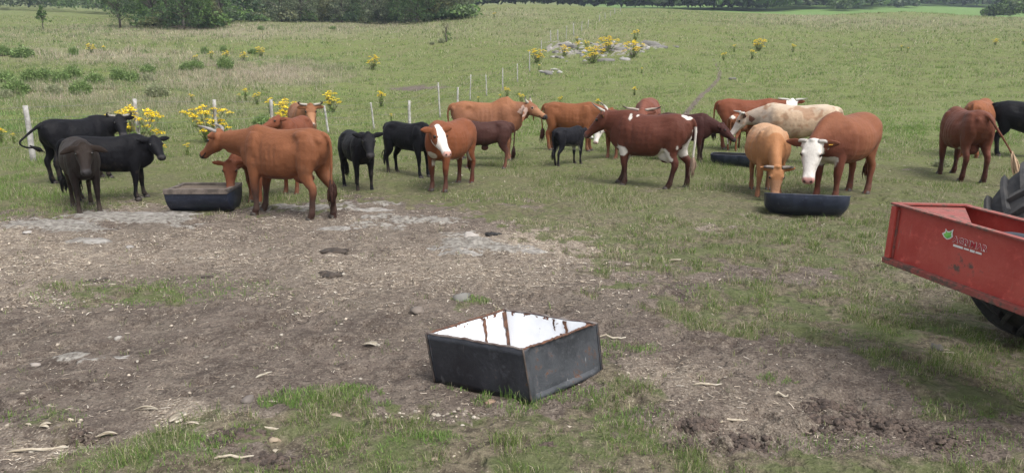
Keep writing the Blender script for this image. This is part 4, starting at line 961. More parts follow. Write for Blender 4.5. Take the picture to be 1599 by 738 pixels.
# ------------------------------------------------------------ grass, straw, stones lying on the ground
M_blade = vcmat('grass_blade', .6, .25, .30)
M_straw = vcmat('dry_straw', .85, .15, .10)
def scatter(y0, y1, dens, half=.80, pad=.6):
    """random points on the ground, even per square metre, in the wedge the photo sees (and a little more)"""
    A = half * (y1 ** 2 - y0 ** 2) + 2 * pad * (y1 - y0); n = int(A * dens)
    y = np.sqrt(rng.uniform(y0 ** 2, y1 ** 2, n)); x = rng.uniform(-1, 1, n) * (half * y + pad); return x, y
def blades(x, y, z, ln, wd, col, lean=.5, mid=True, curl=.6):
    n = len(x); a = rng.uniform(0, 2 * np.pi, n); le = lean * rng.uniform(.2, 1.2, n); fa = rng.uniform(0, 2 * np.pi, n)
    dx, dy = np.cos(a) * le, np.sin(a) * le; wx, wy = np.cos(fa) * wd / 2, np.sin(fa) * wd / 2
    b0 = np.stack([x - wx, y - wy, z - .004], -1); b1 = np.stack([x + wx, y + wy, z - .004], -1)
    tip = np.stack([x + dx * ln, y + dy * ln, z + ln * np.sqrt(np.clip(1 - le ** 2 * .8, .1, 1))], -1)
    if mid:
        mx = np.stack([x + dx * ln * .38, y + dy * ln * .38, z + ln * .62], -1); w3 = np.stack([wx, wy, np.zeros(n)], -1) * .8
        V = np.stack([b0, b1, mx - w3, mx + w3, tip], 1).reshape(-1, 3); i = np.arange(n)[:, None] * 5
        F = [np.concatenate([i, i + 1, i + 3, i + 2], 1), np.concatenate([i + 2, i + 3, i + 4], 1)]; k = 5
    else:
        V = np.stack([b0, b1, tip], 1).reshape(-1, 3); i = np.arange(n)[:, None] * 3; F = [np.concatenate([i, i + 1, i + 2], 1)]; k = 3
    return V, F, np.repeat(col, k, 0)
def join(parts):
    V = []; Q = []; T = []; Cc = []; off = 0
    for v, f, c in parts:
        V.append(v); Cc.append(c)
        for q in f: (Q if q.shape[1] == 4 else T).append(q + off)
        off += len(v)
    Fs = [np.concatenate(q) for q in (Q, T) if q]
    return np.concatenate(V), Fs, np.concatenate(Cc)
def pal(n, cols, w=None):
    c = np.array(cols); i = rng.choice(len(c), n, p=w); return c[i] * rng.uniform(.75, 1.25, (n, 1))
GREEN = [(.115, .186, .040), (.156, .230, .052), (.074, .130, .030), (.20, .235, .085), (.32, .28, .175), (.42, .37, .27)]
def green_cols(n, dry, lush):
    w0 = np.array([.25, .19, .19, .12, .14, .11]); g_ = pal(n, GREEN, w0); d_ = pal(n, [(.40, .36, .25), (.32, .28, .18), (.47, .42, .31), (.20, .22, .10)], [.35, .3, .2, .15])
    l_ = pal(n, [(.14, .25, .05), (.185, .29, .065), (.11, .20, .045)]); m_ = (rng.random(n) < dry)[:, None]; q = (rng.random(n) < lush * .7)[:, None]
    return np.where(m_, d_, np.where(q, l_, g_))
parts = []
for y0, y1, dens, nb, l0, l1, wd, mid in ((2.5, 6, 1500, 5, .020, .055, .0030, True), (6, 10, 700, 5, .025, .065, .0045, True), (10, 16, 300, 5, .03, .08, .0075, False), (16, 26, 100, 5, .04, .11, .012, False), (26, 45, 22, 5, .06, .15, .018, False), (45, 80, 6.5, 5, .09, .22, .034, False), (80, 170, 1.5, 4, .14, .32, .075, False)):
    x, y = scatter(y0, y1, dens); mk = ground_maps(x, y)
    clump = fbm(x, y, 5 if y0 < 10 else 1.2, 3, 77); patch = fbm(x, y, .9, 3, 78)
    pr = np.clip(1.12 - mk['dirt'] * 1.5, .015, 1) * np.clip((clump - (.43 if y0 < 16 else .32)) * (7 if y0 < 16 else 4), .10, 1) * np.clip(1 - mk['rock'], 0, 1) * (1 - .55 * mk['straw'])
    keep = rng.random(len(x)) < pr; x, y, clump, patch = x[keep], y[keep], clump[keep], patch[keep]; mk = {k: v[keep] for k, v in mk.items()}
    tall = (1.25 if y0 < 16 else 1) * np.clip(.6 + (clump - .45) * 3.6, .45, 2.0) * (1 - .35 * mk['dirt']) * (1 + .8 * mk['dry'])
    x = np.repeat(x, nb); y = np.repeat(y, nb); tall = np.repeat(tall, nb); n_ = len(x); sp_ = wd * 5
    x = x + rng.normal(0, sp_, n_); y = y + rng.normal(0, sp_, n_); z = terrain(x, y)
    dryp = np.clip(np.repeat(mk['dry'], nb) * .85 + np.repeat(mk['straw'], nb) * .35 + np.clip(.5 - np.repeat(patch, nb), 0, .3) * 1.2 + .06, 0, .95)
    parts.append(blades(x, y, z, rng.uniform(l0, l1, n_) * tall, wd * rng.uniform(.7, 1.3, n_), green_cols(n_, dryp, np.repeat(mk['lush'], nb)), .75, mid))
# longer bright clumps seen close to the viewer
for px, py, rad, hgt, cnt in ((505, 622, .30, .105, 1700), (560, 615, .14, .07, 450), (480, 632, .14, .08, 500), (240, 715, .34, .075, 1700), (330, 690, .2, .07, 700), (180, 725, .25, .06, 800), (585, 690, .26, .085, 1200), (665, 690, .14, .095, 700), (540, 700, .16, .07, 500), (736, 470, .13, .07, 380), (760, 500, .06, .05, 60),
                              (705, 605, .10, .06, 160), (800, 625, .18, .12, 420), (870, 640, .22, .08, 600), (960, 545, .24, .09, 700), (900, 625, .20, .09, 500), (985, 655, .20, .10, 600), (1030, 700, .25, .07, 600), (930, 700, .3, .06, 700), (780, 700, .3, .06, 700), (1215, 592, .10, .07, 220), (1300, 700, .25, .06, 500),
                              (1480, 640, .25, .09, 500), (1540, 545, .3, .09, 800), (1590, 600, .3, .10, 700), (1350, 530, .3, .07, 700), (1450, 520, .3, .08, 800), (1530, 690, .2, .07, 300), (300, 456, .6, .05, 1400), (170, 462, .55, .06, 1700), (240, 460, .5, .06, 1500), (560, 735, .3, .07, 700), (60, 650, .2, .05, 300), (1360, 470, .4, .06, 900), (1130, 470, .5, .06, 1000), (1290, 395, .6, .06, 900), (1000, 395, .5, .05, 800)):
    c0 = at(px, py); rr = np.sqrt(rng.random(cnt)) * rad; aa = rng.uniform(0, 6.283, cnt); x = c0.x + rr * np.cos(aa) * 1.5; y = c0.y + rr * np.sin(aa) * .8; k = fbm(x, y, 9, 2, 5) > .40; x, y, rr = x[k], y[k], rr[k]; n_ = len(x)
    d_ = pal(n_, [(.135, .235, .052), (.18, .275, .072), (.10, .175, .046), (.36, .33, .19)], [.38, .3, .22, .1])
    parts.append(blades(x, y, terrain(x, y), hgt * .85 * rng.uniform(.35, 1.15, n_) * (1 - .5 * rr / rad), .0032 * rng.uniform(.7, 1.5, n_) * max(1, c0.y / 6), d_, .7, True))
V, Fs, Cc = join(parts); gr_ = obj('pasture_grass', np_mesh('pasture_grass', V, Fs, Cc), None, M_blade); tag(gr_, 'short green grass of the pasture and trampled yard', 'grass', kind='stuff')

# tall dry grass on the slope
parts = []
for y0, y1, dens, nb, l0, l1, wd in ((22, 45, 8, 14, .18, .52, .013), (45, 80, 4.5, 13, .22, .62, .024), (80, 170, .8, 13, .3, .75, .05)):
    x, y = scatter(y0, y1, dens); mk = ground_maps(x, y); cl = fbm(x, y, .5, 3, 99)
    left = sstep(60, -260, mk['px'] - 560) * .34
    keep = rng.random(len(x)) < np.clip(mk['dry'] * 1.6 * np.clip((cl - .36) * 6, 0, 1) - .12 + left * np.clip((cl - .35) * 4, 0, 1), 0, 1) * (y < 140); x, y = x[keep], y[keep]; hh = np.repeat(rng.uniform(.6, 1.2, len(x)), nb); dr = np.repeat(mk['dry'][keep], nb); x = np.repeat(x, nb); y = np.repeat(y, nb); n_ = len(x)
    x = x + rng.normal(0, wd * 7, n_); y = y + rng.normal(0, wd * 7, n_)
    pc = np.where((rng.random(n_) < .15 + .8 * dr)[:, None], pal(n_, [(.40, .35, .26), (.50, .44, .36), (.30, .25, .18), (.36, .29, .24)], [.35, .25, .25, .15]), pal(n_, [(.14, .20, .07), (.11, .16, .05), (.2, .22, .1), (.085, .125, .04)]))
    parts.append(blades(x, y, terrain(x, y), rng.uniform(l0, l1, n_) * hh, wd * rng.uniform(.6, 1.2, n_), pc, .45, False))
V, Fs, Cc = join(parts); o = obj('tall_dry_grass', np_mesh('tall_dry_grass', V, Fs, Cc), None, M_blade); tag(o, 'tall pale dry grass on the slope behind the fence', 'dry grass', kind='stuff')

# straw and crushed stalks
parts = []
for y0, y1, dens, l0, l1, wd in ((2.5, 6, 1700, .008, .060, .0036), (6, 11, 1150, .012, .08, .0062), (11, 20, 300, .03, .11, .011)):
    x, y = scatter(y0, y1, dens); mk = ground_maps(x, y); cl = fbm(x, y, 3.2, 3, 123)
    keep = rng.random(len(x)) < np.clip(mk['straw'] * .95 + .07 * mk['dirt'] + (.03 if y1 < 7 else (.10 if y1 < 12 else .26)), 0, 1) * np.clip((cl - .40) * 7, .06, 1.2); x, y = x[keep], y[keep]; n_ = len(x)
    ln = rng.uniform(l0, l1, n_) * rng.uniform(.4, 1, n_); a = rng.uniform(0, 6.283, n_); w_ = wd * rng.uniform(.3, 1.5, n_); z = terrain(x, y) + rng.uniform(.003, .012, n_) + .02 * (mk['rock'][keep] > .3)
    b_ = rng.normal(0, .35, n_); dx, dy = np.cos(a), np.sin(a); ex, ey = np.cos(a + b_), np.sin(a + b_)
    rise = rng.uniform(-.05, .16, n_) * ln; rise2 = rng.uniform(-.1, .22, n_) * ln
    def pr2(cx, cy, cz, ux, uy): return np.stack([cx - uy * w_ / 2, cy + ux * w_ / 2, cz], -1), np.stack([cx + uy * w_ / 2, cy - ux * w_ / 2, cz + w_ * .25], -1)
    p0 = pr2(x, y, z, dx, dy); p1 = pr2(x + dx * ln * .5, y + dy * ln * .5, z + np.maximum(rise, 0), dx, dy); p2 = pr2(x + dx * ln * .5 + ex * ln * .5, y + dy * ln * .5 + ey * ln * .5, z + np.maximum(rise2, -.001), ex, ey)
    V = np.stack([p0[0], p0[1], p1[0], p1[1], p2[0], p2[1]], 1).reshape(-1, 3); i = np.arange(n_)[:, None] * 6
    c_ = pal(n_, [(.40, .34, .265), (.50, .44, .36), (.28, .225, .17), (.58, .53, .45), (.17, .13, .10)], [.33, .2, .24, .08, .15])
    parts.append((V, [np.concatenate([i, i + 1, i + 3, i + 2], 1), np.concatenate([i + 2, i + 3, i + 5, i + 4], 1)], np.repeat(c_, 6, 0)))
V, Fs, Cc = join(parts); o = obj('straw_litter', np_mesh('straw_litter', V, Fs, Cc), None, M_straw); tag(o, 'pale straw and crushed maize stalks strewn over the dirt', 'straw', kind='stuff')

# stones
M_stone = vcmat('pale_stone', .85, .3, var=.35, scale=9)
bm = bmesh.new(); bmesh.ops.create_icosphere(bm, subdivisions=2, radius=1); ICO_V = np.array([v.co[:] for v in bm.verts]); ICO_F = np.array([[v.index for v in f.verts] for f in bm.faces]); bm.free()
bm = bmesh.new(); bmesh.ops.create_icosphere(bm, subdivisions=1, radius=1); IC1_V = np.array([v.co[:] for v in bm.verts]); IC1_F = np.array([[v.index for v in f.verts] for f in bm.faces]); bm.free()
def rocks(x, y, s, col, flat=.6, hi=False, sink=.35, z=None):
    Bv, Bf = (ICO_V, ICO_F) if hi else (IC1_V, IC1_F); n_ = len(x); V = np.repeat(Bv[None], n_, 0)
    o = rng.uniform(0, 90, (n_, 1)); nz = vnoise(V[..., 0] * 1.6 + o, V[..., 1] * 1.6, V[..., 2] * 1.6, 3) ; nz2 = vnoise(V[..., 0] * 4 + o, V[..., 1] * 4, V[..., 2] * 4, 8); V = V * (.45 + .75 * nz + .50 * nz2)[..., None]
    V = V * np.stack([rng.uniform(.8, 1.35, n_), rng.uniform(.65, 1.1, n_), rng.uniform(flat * .7, flat * 1.2, n_)], -1)[:, None] * s[:, None, None]
    a = rng.uniform(0, 6.283, n_)[:, None]; X_ = V[..., 0] * np.cos(a) - V[..., 1] * np.sin(a); Y_ = V[..., 0] * np.sin(a) + V[..., 1] * np.cos(a)
    z = terrain(x, y) if z is None else z; W_ = np.stack([X_ + x[:, None], Y_ + y[:, None], V[..., 2] + (z + s * flat * (.6 - sink))[:, None]], -1)
    F_ = (Bf[None] + (np.arange(n_) * len(Bv))[:, None, None]).reshape(-1, 3); return W_.reshape(-1, 3), [F_], np.repeat(col, len(Bv), 0)
STONE = [(.25, .215, .175), (.31, .28, .235), (.16, .135, .11), (.36, .31, .25), (.22, .17, .13)]
x, y = scatter(2.5, 12, 30); mk = ground_maps(x, y); k = rng.random(len(x)) < mk['dirt'] * .75 * np.clip((fbm(x, y, 2, 2, 7) - .3) * 3, .1, 1) + .08; x, y = x[k], y[k]
pa = [rocks(x, y, rng.uniform(.003, .010, len(x)) * rng.uniform(.5, 1.2, len(x)) * np.clip(y / 5, 1, 2), pal(len(x), STONE))]
for cx, cy, sx_, sy_, cnt in ((720, 650, 30, 9, 26), (655, 652, 22, 7, 14), (700, 668, 70, 10, 18), (615, 650, 16, 8, 8), (690, 718, 30, 8, 8), (830, 690, 40, 22, 8), (560, 655, 30, 14, 8), (970, 580, 20, 12, 7), (250, 440, 120, 20, 14), (150, 500, 130, 60, 34), (520, 480, 120, 60, 30), (95, 660, 70, 30, 14), (960, 590, 40, 20, 8), (60, 400, 100, 30, 30)):
    for _ in range(cnt):
        px, py = rng.normal(cx, sx_), min(rng.normal(cy, sy_), 736); q = at(px, py); pa.append(rocks(np.array([q.x]), np.array([q.y]), np.array([rng.uniform(.006, .016)]) * (1 + .3 * (q.y > 7)), pal(1, STONE[:2] + STONE[3:4]), .75, True, .15))
V, Fs, Cc = join(pa); o = obj('gravel', np_mesh('gravel', V, Fs, Cc, True), None, M_stone); tag(o, 'small pale stones scattered over the dirt', 'gravel', kind='stuff')

def stone_thing(px, py, s, label, col=(.42, .39, .34), flat=.6, name='stone', group=None, stretch=1.0, cat='stone', sink=.35):
    q = at(px, py); V, Fs, Cc = rocks(np.zeros(1), np.zeros(1), np.array([s]), np.array([col]), flat, True, sink, z=np.zeros(1)); V[:, 0] *= stretch
    o = obj(name, np_mesh(name, V, Fs, Cc * .66, False), None, M_stone, (q.x, q.y, q.z)); tag(o, label, cat, group); return o
for px, py, s, lb, cl in ((722, 468, .075, 'grey stone at the foot of a green tuft, beyond the tub', (.26, .25, .23)), (653, 487, .06, 'flat brown-grey stone left of the tub\'s far corner', (.24, .20, .17)), (765, 628, .030, 'tan stone just left of the tub\'s front corner', (.36, .25, .18)),
                          (735, 372, .10, 'rounded pale stone on the rock ledge, left of the black droppings', (.50, .46, .42)), (1462, 546, .055, 'flat dark grey stone in the grass below the red box', (.12, .11, .10)), (43, 366, .045, 'pale stone at the left edge of the straw-covered ground', (.48, .45, .42)),
                          (203, 387, .05, 'grey stone lying in the straw below the pale ledge', (.40, .38, .36)), (185, 528, .034, 'flat pale stone in the bare dirt at the left', (.42, .39, .35)), (430, 690, .03, 'round tan stone in the bottom-left grass, beside a bare patch', (.45, .36, .26)), (525, 652, .028, 'buff stone lying right of the bright grass tuft', (.42, .34, .26)),
                          (684, 720, .035, 'tan stone at the bottom edge in the grass', (.42, .33, .25)), (386, 627, .045, 'grey-brown clod below the white husk at the left', (.22, .19, .17)), (491, 704, .022, 'white round pebble at the bottom edge of the grass', (.55, .54, .50)), (56, 570, .034, 'small pale stone alone in the left dirt', (.42, .37, .33))):
    stone_thing(px, py, s, lb, cl, .55)
# low slabs of bedrock
M_slab = simple('bedrock', (.30, .285, .262), .9, .35, 9, 1.0, col2=(.15, .135, .118), bdist=.03)
def slab(px, py, lx, ly, h, label, rz=0.0, sd=0):
    q = at(px, py); k = 44; h *= .6; V = [(0, 0, h)]; F = []
    rings = [(.25, 1.0), (.5, .92), (.75, .7), (.9, .4), (1.0, -.5)]
    for r, hh in rings:
        for j in range(k):
            a = 2 * math.pi * j / k; nz = .45 + .55 * float(vnoise(math.cos(a) * 1.5 + sd * 9.1, math.sin(a) * 1.5, None, sd)) + .55 * float(vnoise(math.cos(a) * 4.2 + sd * 3.1, math.sin(a) * 4.2, None, sd + 1)) * r; X_, Y_ = math.cos(a) * r * lx * nz, math.sin(a) * r * ly * nz
            xr, yr_ = X_ * math.cos(rz) - Y_ * math.sin(rz), X_ * math.sin(rz) + Y_ * math.cos(rz)
            V.append((xr, yr_, gz(q.x + xr, q.y + yr_) - q.z + h * hh * (.3 + 1.4 * float(vnoise(xr * 7, yr_ * 12, None, 7)))))
    F += [(0, 1 + j, 1 + (j + 1) % k) for j in range(k)]
    for i in range(len(rings) - 1):
        for j in range(k): F.append((1 + i * k + j, 1 + (i + 1) * k + j, 1 + (i + 1) * k + (j + 1) % k, 1 + i * k + (j + 1) % k))
    o = MB().add(V, F).build('rock_slab', M_slab, None, True, loc=(q.x, q.y, q.z)); tag(o, label, 'rock', 'low slabs of bedrock in the yard'); return o
slab(105, 352, .42, .22, .075, 'whitest low rock slab, at the left below the dark brown calf', .1, 1); slab(215, 337, .95, .30, .06, 'long pale rock ledge between the calf and the wooden-rimmed trough', .15, 2)
slab(140, 376, .28, .15, .05, 'small pale rock slab in front of the long left ledge', .2, 3); slab(455, 328, .26, .15, .05, 'small pale rock slab behind the hind legs of the chestnut cow', 0, 4)
slab(720, 391, .38, .22, .05, 'grey rock slab left of the white one in the middle of the yard', -.1, 5); slab(808, 388, .34, .20, .05, 'white flaky rock slab in the middle of the yard, right of the grey one', -.3, 6)
slab(562, 328, .55, .14, .035, 'thin rock ledge right of the chestnut cow\'s hind hooves', -.05, 7); slab(155, 562, .20, .09, .018, 'flat rock patch in the bare dirt at lower left', .1, 8); slab(540, 355, .45, .15, .03, 'thin grey rock patch below the ledge by the hind hooves', 0, 9)
# dung pats and clods
M_dung = simple('dung', (.070, .052, .040), .95, .4, 24, 1.0, col2=(.030, .024, .020), bdist=.01); M_clod = simple('soil_clod', (.125, .092, .074), .95, .4, 22, 1.0, col2=(.045, .033, .027), bdist=.02)
def pat(px, py, r, label, mat=None, h=.35, name='dung_pat', cat='cow dung', lumps=14, sd=0):
    q = at(px, py); rr = random.Random(sd); V = []; Fs = []; 
    xs = np.array([rr.uniform(-.6, .6) * r for _ in range(lumps)]); ys = np.array([rr.uniform(-.4, .4) * r for _ in range(lumps)]); ss = np.array([rr.uniform(.35, .65) * r for _ in range(lumps)])
    if mat is M_clod:
        m_ = 240 if r > .09 else 80; rr2 = np.random.default_rng(sd); rad_ = r * 1.25 * np.sqrt(rr2.random(m_)); an_ = rr2.uniform(0, 6.283, m_); xs = rad_ * np.cos(an_) * 1.3; ys = rad_ * np.sin(an_) * .8; ss = rr2.uniform(.003, .017, m_) ** 1.0 * (1.35 - rad_ / r * .6) * (1 + r * 2)
        zz_ = np.array([gz(q.x + a, q.y + b_) - q.z for a, b_ in zip(xs, ys)]) + .018 * np.clip(1 - rad_ / r, 0, 1) - .004; V, F_, Cc = rocks(xs, ys, ss, np.zeros((m_, 3)), .8, True, .35, z=zz_)
    else:
        ss *= .55; V, F_, Cc = rocks(xs, ys, ss, np.zeros((lumps, 3)), h, True, .4, z=np.zeros(lumps))
    o = obj(name, np_mesh(name, V, F_, None, mat is not M_clod), None, mat or M_dung, (q.x, q.y, q.z)); tag(o, label, cat); return o
pat(524, 391, .19, 'grey-brown cow pat in the dirt, the farther of two below the ledge', None, .22, sd=1); pat(518, 429, .17, 'dark cow pat in the dirt, the nearer of two in a line', None, .22, sd=2); pat(772, 367, .13, 'black lumpy droppings by the pale stones in the middle of the yard', simple('black_dung', (.012, .011, .010), .7, .4, 20, .5), .55, lumps=10, sd=3)
pat(324, 433, .08, 'small dark cow pat above the left grass strip', None, .3, sd=4); pat(150, 438, .11, 'dark clod at the left end of the grass strip', None, .3, sd=5)
for px, py, r, lb, sd in ((430, 728, .17, 'bare reddish clod of soil at the bottom edge, left of centre', 6), (375, 680, .19, 'smooth brown slab of turned soil with a stalk over it', 7), (855, 700, .055, 'dark split clod in the grass below the tub', 8), (1085, 665, .10, 'rough dark clod at lower right, nearest to the pale stalk', 9), (1075, 700, .12, 'dark crumbled clod at the bottom, left of the churned soil', 10),
                          (1310, 660, .20, 'reddish churned soil heap at lower right', 11), (1295, 635, .11, 'dark hoof-churned clod above the reddish soil heap', 12), (1375, 672, .17, 'grey-brown churned soil heap right of the reddish one', 13), (1165, 693, .15, 'low dark clods between the two churned patches', 14), (1460, 692, .12, 'brown clod right of the churned patch near the bottom', 15), (140, 690, .08, 'dark clod beside a white husk at lower left', 16)):
    pat(px, py, r, lb, M_clod, .38, 'soil_clod', 'clod', 16, sd)
# maize husks, bones of stalks
M_husk = simple('maize_husk', (.48, .44, .365), .85, .3, 12, .5, col2=(.32, .27, .20))
def husk(px, py, ln, ang_, label, wd=.35, n_=3, sd=0, name='maize_husk', cat='husk', mat=None):
    q = at(px, py); rr = random.Random(sd); mb = MB()
    for k in range(n_):
        a = ang_ + rr.uniform(-.5, .5) * (n_ > 1); l = ln * rr.uniform(.6, 1); w_ = l * wd * rr.uniform(.7, 1.2) * .5; u_ = Vector((math.cos(a), math.sin(a), 0)); v_ = Vector((-u_.y, u_.x, 0)); bow = rr.uniform(.02, .16) * l; o = Vector((rr.uniform(-.2, .2) * ln, rr.uniform(-.2, .2) * ln, .006))
        rings = []
        for i in range(8):
            t = i / 7; ww = w_ * math.sin(math.pi * (.08 + .88 * t)) ** .6; cpt = o + u_ * (t - .5) * l + Vector((0, 0, .004 + bow * math.sin(math.pi * t)))
            rings.append([cpt - v_ * ww + Vector((0, 0, ww * .5)), cpt - v_ * ww * .4, cpt + v_ * ww * .4, cpt + v_ * ww + Vector((0, 0, ww * .45)), cpt + v_ * ww * .4 - Vector((0, 0, .0025)), cpt - v_ * ww * .4 - Vector((0, 0, .0025))])
        mb.loft(rings)
    o = mb.build(name, mat or M_husk, None, True, loc=(q.x, q.y, q.z + .003)); tag(o, label, cat); return o
husk(282, 656, .13, 1.2, 'large crumpled white husk beside the bottom-left grass', .6, 5, 1); husk(410, 588, .12, .5, 'single white husk on the dirt, left of the bright tuft', .3, 2, 2); husk(577, 540, .13, .1, 'pale shredded husk left of the tub', .3, 4, 3); husk(48, 665, .07, -.3, 'white husk at the left edge beside a tan one', .5, 1, 4); husk(68, 668, .07, .4, 'tan husk at the left edge right of the white one', .45, 2, 5)
husk(170, 683, .11, .2, 'forked white husk above the dark clod at lower left', .25, 3, 6); husk(425, 629, .12, -.1, 'pale husk pointing right, just left of the bright tuft', .2, 1, 7); husk(305, 664, .09, .3, 'flat pale husk right of the large crumpled one', .35, 2, 8); husk(80, 638, .07, 0, 'thin pale husk in the left grass', .3, 1, 9)
husk(448, 675, .06, 1.3, 'short upright white husk by the brown slab', .5, 1, 10); husk(431, 707, .05, 1.4, 'small square white husk above the reddish clod', .7, 1, 11); husk(1475, 552, .16, .2, 'tangled pale stalks in the grass below the red box', .12, 5, 12); husk(235, 640, .16, .4, 'curled pale stalk in the dirt left of the crumpled husk', .10, 3, 13)
def stalk(px, py, ln, a, label, sd, col=None):
    q = at(px, py); rr = random.Random(sd); pts = [Vector(((t - .5) * ln * math.cos(a), (t - .5) * ln * math.sin(a), .012 + .010 * rr.random() + .012 * math.sin(6 * t))) + Vector((rr.uniform(-.006, .006), rr.uniform(-.01, .01), 0)) for t in [i / 7 for i in range(8)]]
    o = MB().tube(pts, [.006, .007, .008, .007, .009, .007, .006, .004], 7).build('dry_stalk', M_husk, None, True, loc=(q.x, q.y, q.z)); tag(o, label, 'stalk')
stalk(1103, 603, .20, .15, 'knotted pale stalk on the dirt right of the tub', 1); stalk(1145, 660, .20, .3, 'brown stalk over the lower right churned soil', 2); stalk(1060, 408, .25, .2, 'thin pale stalk on the dirt in the middle distance', 3); stalk(955, 529, .22, -.05, 'straight thin stalk right of the tub', 4); stalk(420, 672, .24, .2, 'long pale stalk lying over the brown slab of soil', 5); stalk(365, 718, .20, .2, 'pale stalk at the bottom edge left of the reddish clod', 6); stalk(60, 705, .30, .25, 'long pale stalk in the straw at the bottom left corner', 7); stalk(1220, 620, .10, .1, 'short pale stalk left of the churned soil', 8)
# ------------------------------------------------------------ post and wire fence
M_post = simple('weathered_post', (.42, .41, .39), .9, .35, 9, .5, col2=(.25, .24, .225)); M_wire = simple('fence_wire', (.22, .22, .22), .5, .2, 3, metallic=.7)
posts = [(53, 253, 88, .055), (219, 236, 81, .05), (340, 222, 66, .05), (427, 212, 56, .052), (513, 208, 43, .035), (585, 203, 43, .03), (640, 200, 43, .05), (687, 184, 53, .032), (714, 172, 35, .045), (734, 157, 39, .03), (760, 150, 32, .03), (785, 141, 33, .032), (808, 128, 27, .032), (827, 112, 30, .04), (845, 85, 20, .035), (860, 67, 18, .04), (871, 64, 16, .055), (884, 62, 20, .03), (896, 56, 18, .045), (908, 49, 14, .035), (918, 44, 12, .035), (936, 34, 10, .05), (945, 30, 9, .04), (953, 26, 8, .04), (960, 22, 8, .06), (969, 19, 7, .05)]
fr = None; P_ = []
fence = empty('wire_fence', at(53, 253)); tag(fence, 'post and wire fence running from the left edge up the hill', 'fence')
rr = random.Random(4)
for i, (px, py, hpx, rad) in enumerate(posts):
    q = at(px, py)
    if i > 0 and q.y < P_[-1][0].y + .8:   # keep the line running away from the viewer
        pass
    h = min(max(hpx / FPX * math.hypot(q.y, 0) * 1.03, .95), 1.75); P_.append((q, h)); lean = [(-.005, .0), (0, 0), (0, 0), (0, 0), (-.09, 0), (-.10, 0), (0, 0), (-.03, 0)][i] if i < 8 else (rr.uniform(-.05, .05), 0)
    loc = q - fence.location; k = 6; rad2 = rad * (1.1 if q.y < 60 else 1.35)
    MB().tube([loc + Vector((lean[0] * h * t, 0, h * t - .05)) + Vector((rr.uniform(-.006, .006), rr.uniform(-.006, .006), 0)) for t in [j / k for j in range(k + 1)]], [rad2 * rr.uniform(.92, 1.06) * (1 - .12 * j / k) for j in range(k + 1)], 9).build('post', M_post, fence)
    P_[-1] = (q + Vector((lean[0] * h * .5, 0, 0)), h)
for lv in (.28, .52, .74, .93):
    mb = MB()
    for (a, ha), (b_, hb) in zip(P_[:-1], P_[1:]):
        A = a + Vector((0, -.05, ha * lv)) - fence.location; B = b_ + Vector((0, -.05, hb * lv)) - fence.location
        mb.tube([A, A.lerp(B, .5) - Vector((0, 0, .03)), B], .0032, 4)
    A, B = P_[1][0], P_[0][0]; e = B + (B - A) * 1.2; e.z = gz(e.x, e.y)
    mb.tube([B + Vector((0, -.05, P_[0][1] * lv)) - fence.location, e + Vector((0, -.05, P_[0][1] * lv)) - fence.location], .0032, 4); mb.build('wire', M_wire, fence)

# ------------------------------------------------------------ yellow-flowered plants
M_leafg = vcmat('weed_leaf', .6, .2, .25); M_yel = vcmat('yellow_flower', .7, .2, .15)
def quads(c, s, col, up=.5, asp=1.0):
    """randomly turned leaf-like quads"""
    n_ = len(c); a = rng.normal(0, 1, (n_, 3)); a[:, 2] += up * np.sign(a[:, 2]) ; a /= np.linalg.norm(a, axis=1)[:, None]; b_ = np.cross(a, rng.normal(0, 1, (n_, 3))); b_ /= np.linalg.norm(b_, axis=1)[:, None] + 1e-9; d_ = np.cross(a, b_)
    s = np.asarray(s)[:, None]; V = np.stack([c - b_ * s * .5 * asp, c + d_ * s * .32, c + b_ * s * .5 * asp, c - d_ * s * .32], 1).reshape(-1, 3); i = np.arange(n_)[:, None] * 4
    return V, [np.concatenate([i, i + 1, i + 2, i + 3], 1)], np.repeat(col, 4, 0)
def ragwort_parts(nst, spread, seed):
    r_ = np.random.default_rng(seed); mb = MB(); fl = []; tops = []
    for k in range(nst):
        a = r_.uniform(0, 6.283); rr_ = spread * math.sqrt(r_.random()); h = r_.uniform(.72 if nst < 20 else .42, 1.0) * (1 - .18 * rr_ / spread); x, y = rr_ * math.cos(a), rr_ * math.sin(a)
        mb.tube([(x * .15, y * .15, 0), (x * .5, y * .5, h * .45), (x * .9, y * .9, h * .85)], [.009, .007, .005], 5); tops.append((x, y, h))
        for j in range(5):
            b_ = r_.uniform(0, 6.283); mb.tube([(x * .9, y * .9, h * .85), (x + .05 * math.cos(b_), y + .05 * math.sin(b_), h * .98)], .003, 3)
        m_ = 46; ra = .105 * np.sqrt(r_.random(m_)); aa = r_.uniform(0, 6.283, m_); fl.append(np.stack([x + ra * np.cos(aa), y + ra * np.sin(aa), h + .02 - ra * .35 + r_.normal(0, .012, m_)], -1))
    fl = np.concatenate(fl); yc = pal(len(fl), [(.80, .58, .012), (.86, .66, .02), (.68, .46, .012), (.80, .68, .10)])
    fm = quads(fl, np.full(len(fl), .046), yc, 1.5, 1.0)
    m_ = 160; t = r_.random(m_) ** 1.4 * .85; tp = np.array(tops)[r_.integers(0, nst, m_)]; c_ = tp * np.stack([.15 + .8 * t, .15 + .8 * t, t * .95], -1) + r_.normal(0, .04, (m_, 3)) * np.array([1, 1, .3]); c_[:, 2] = np.abs(c_[:, 2]) + .02
    lf = quads(c_, r_.uniform(.05, .13, m_), pal(m_, [(.15, .22, .06), (.12, .18, .05), (.20, .25, .08)]), .2, 1.3)
    return mb.mesh('stems'), np_mesh('flower_heads', *[fm[0], fm[1], fm[2]]), np_mesh('leaves', *[lf[0], lf[1], lf[2]])
M_stem = simple('plant_stem', (.10, .12, .05), .8, .3, 5, col2=(.13, .09, .06))
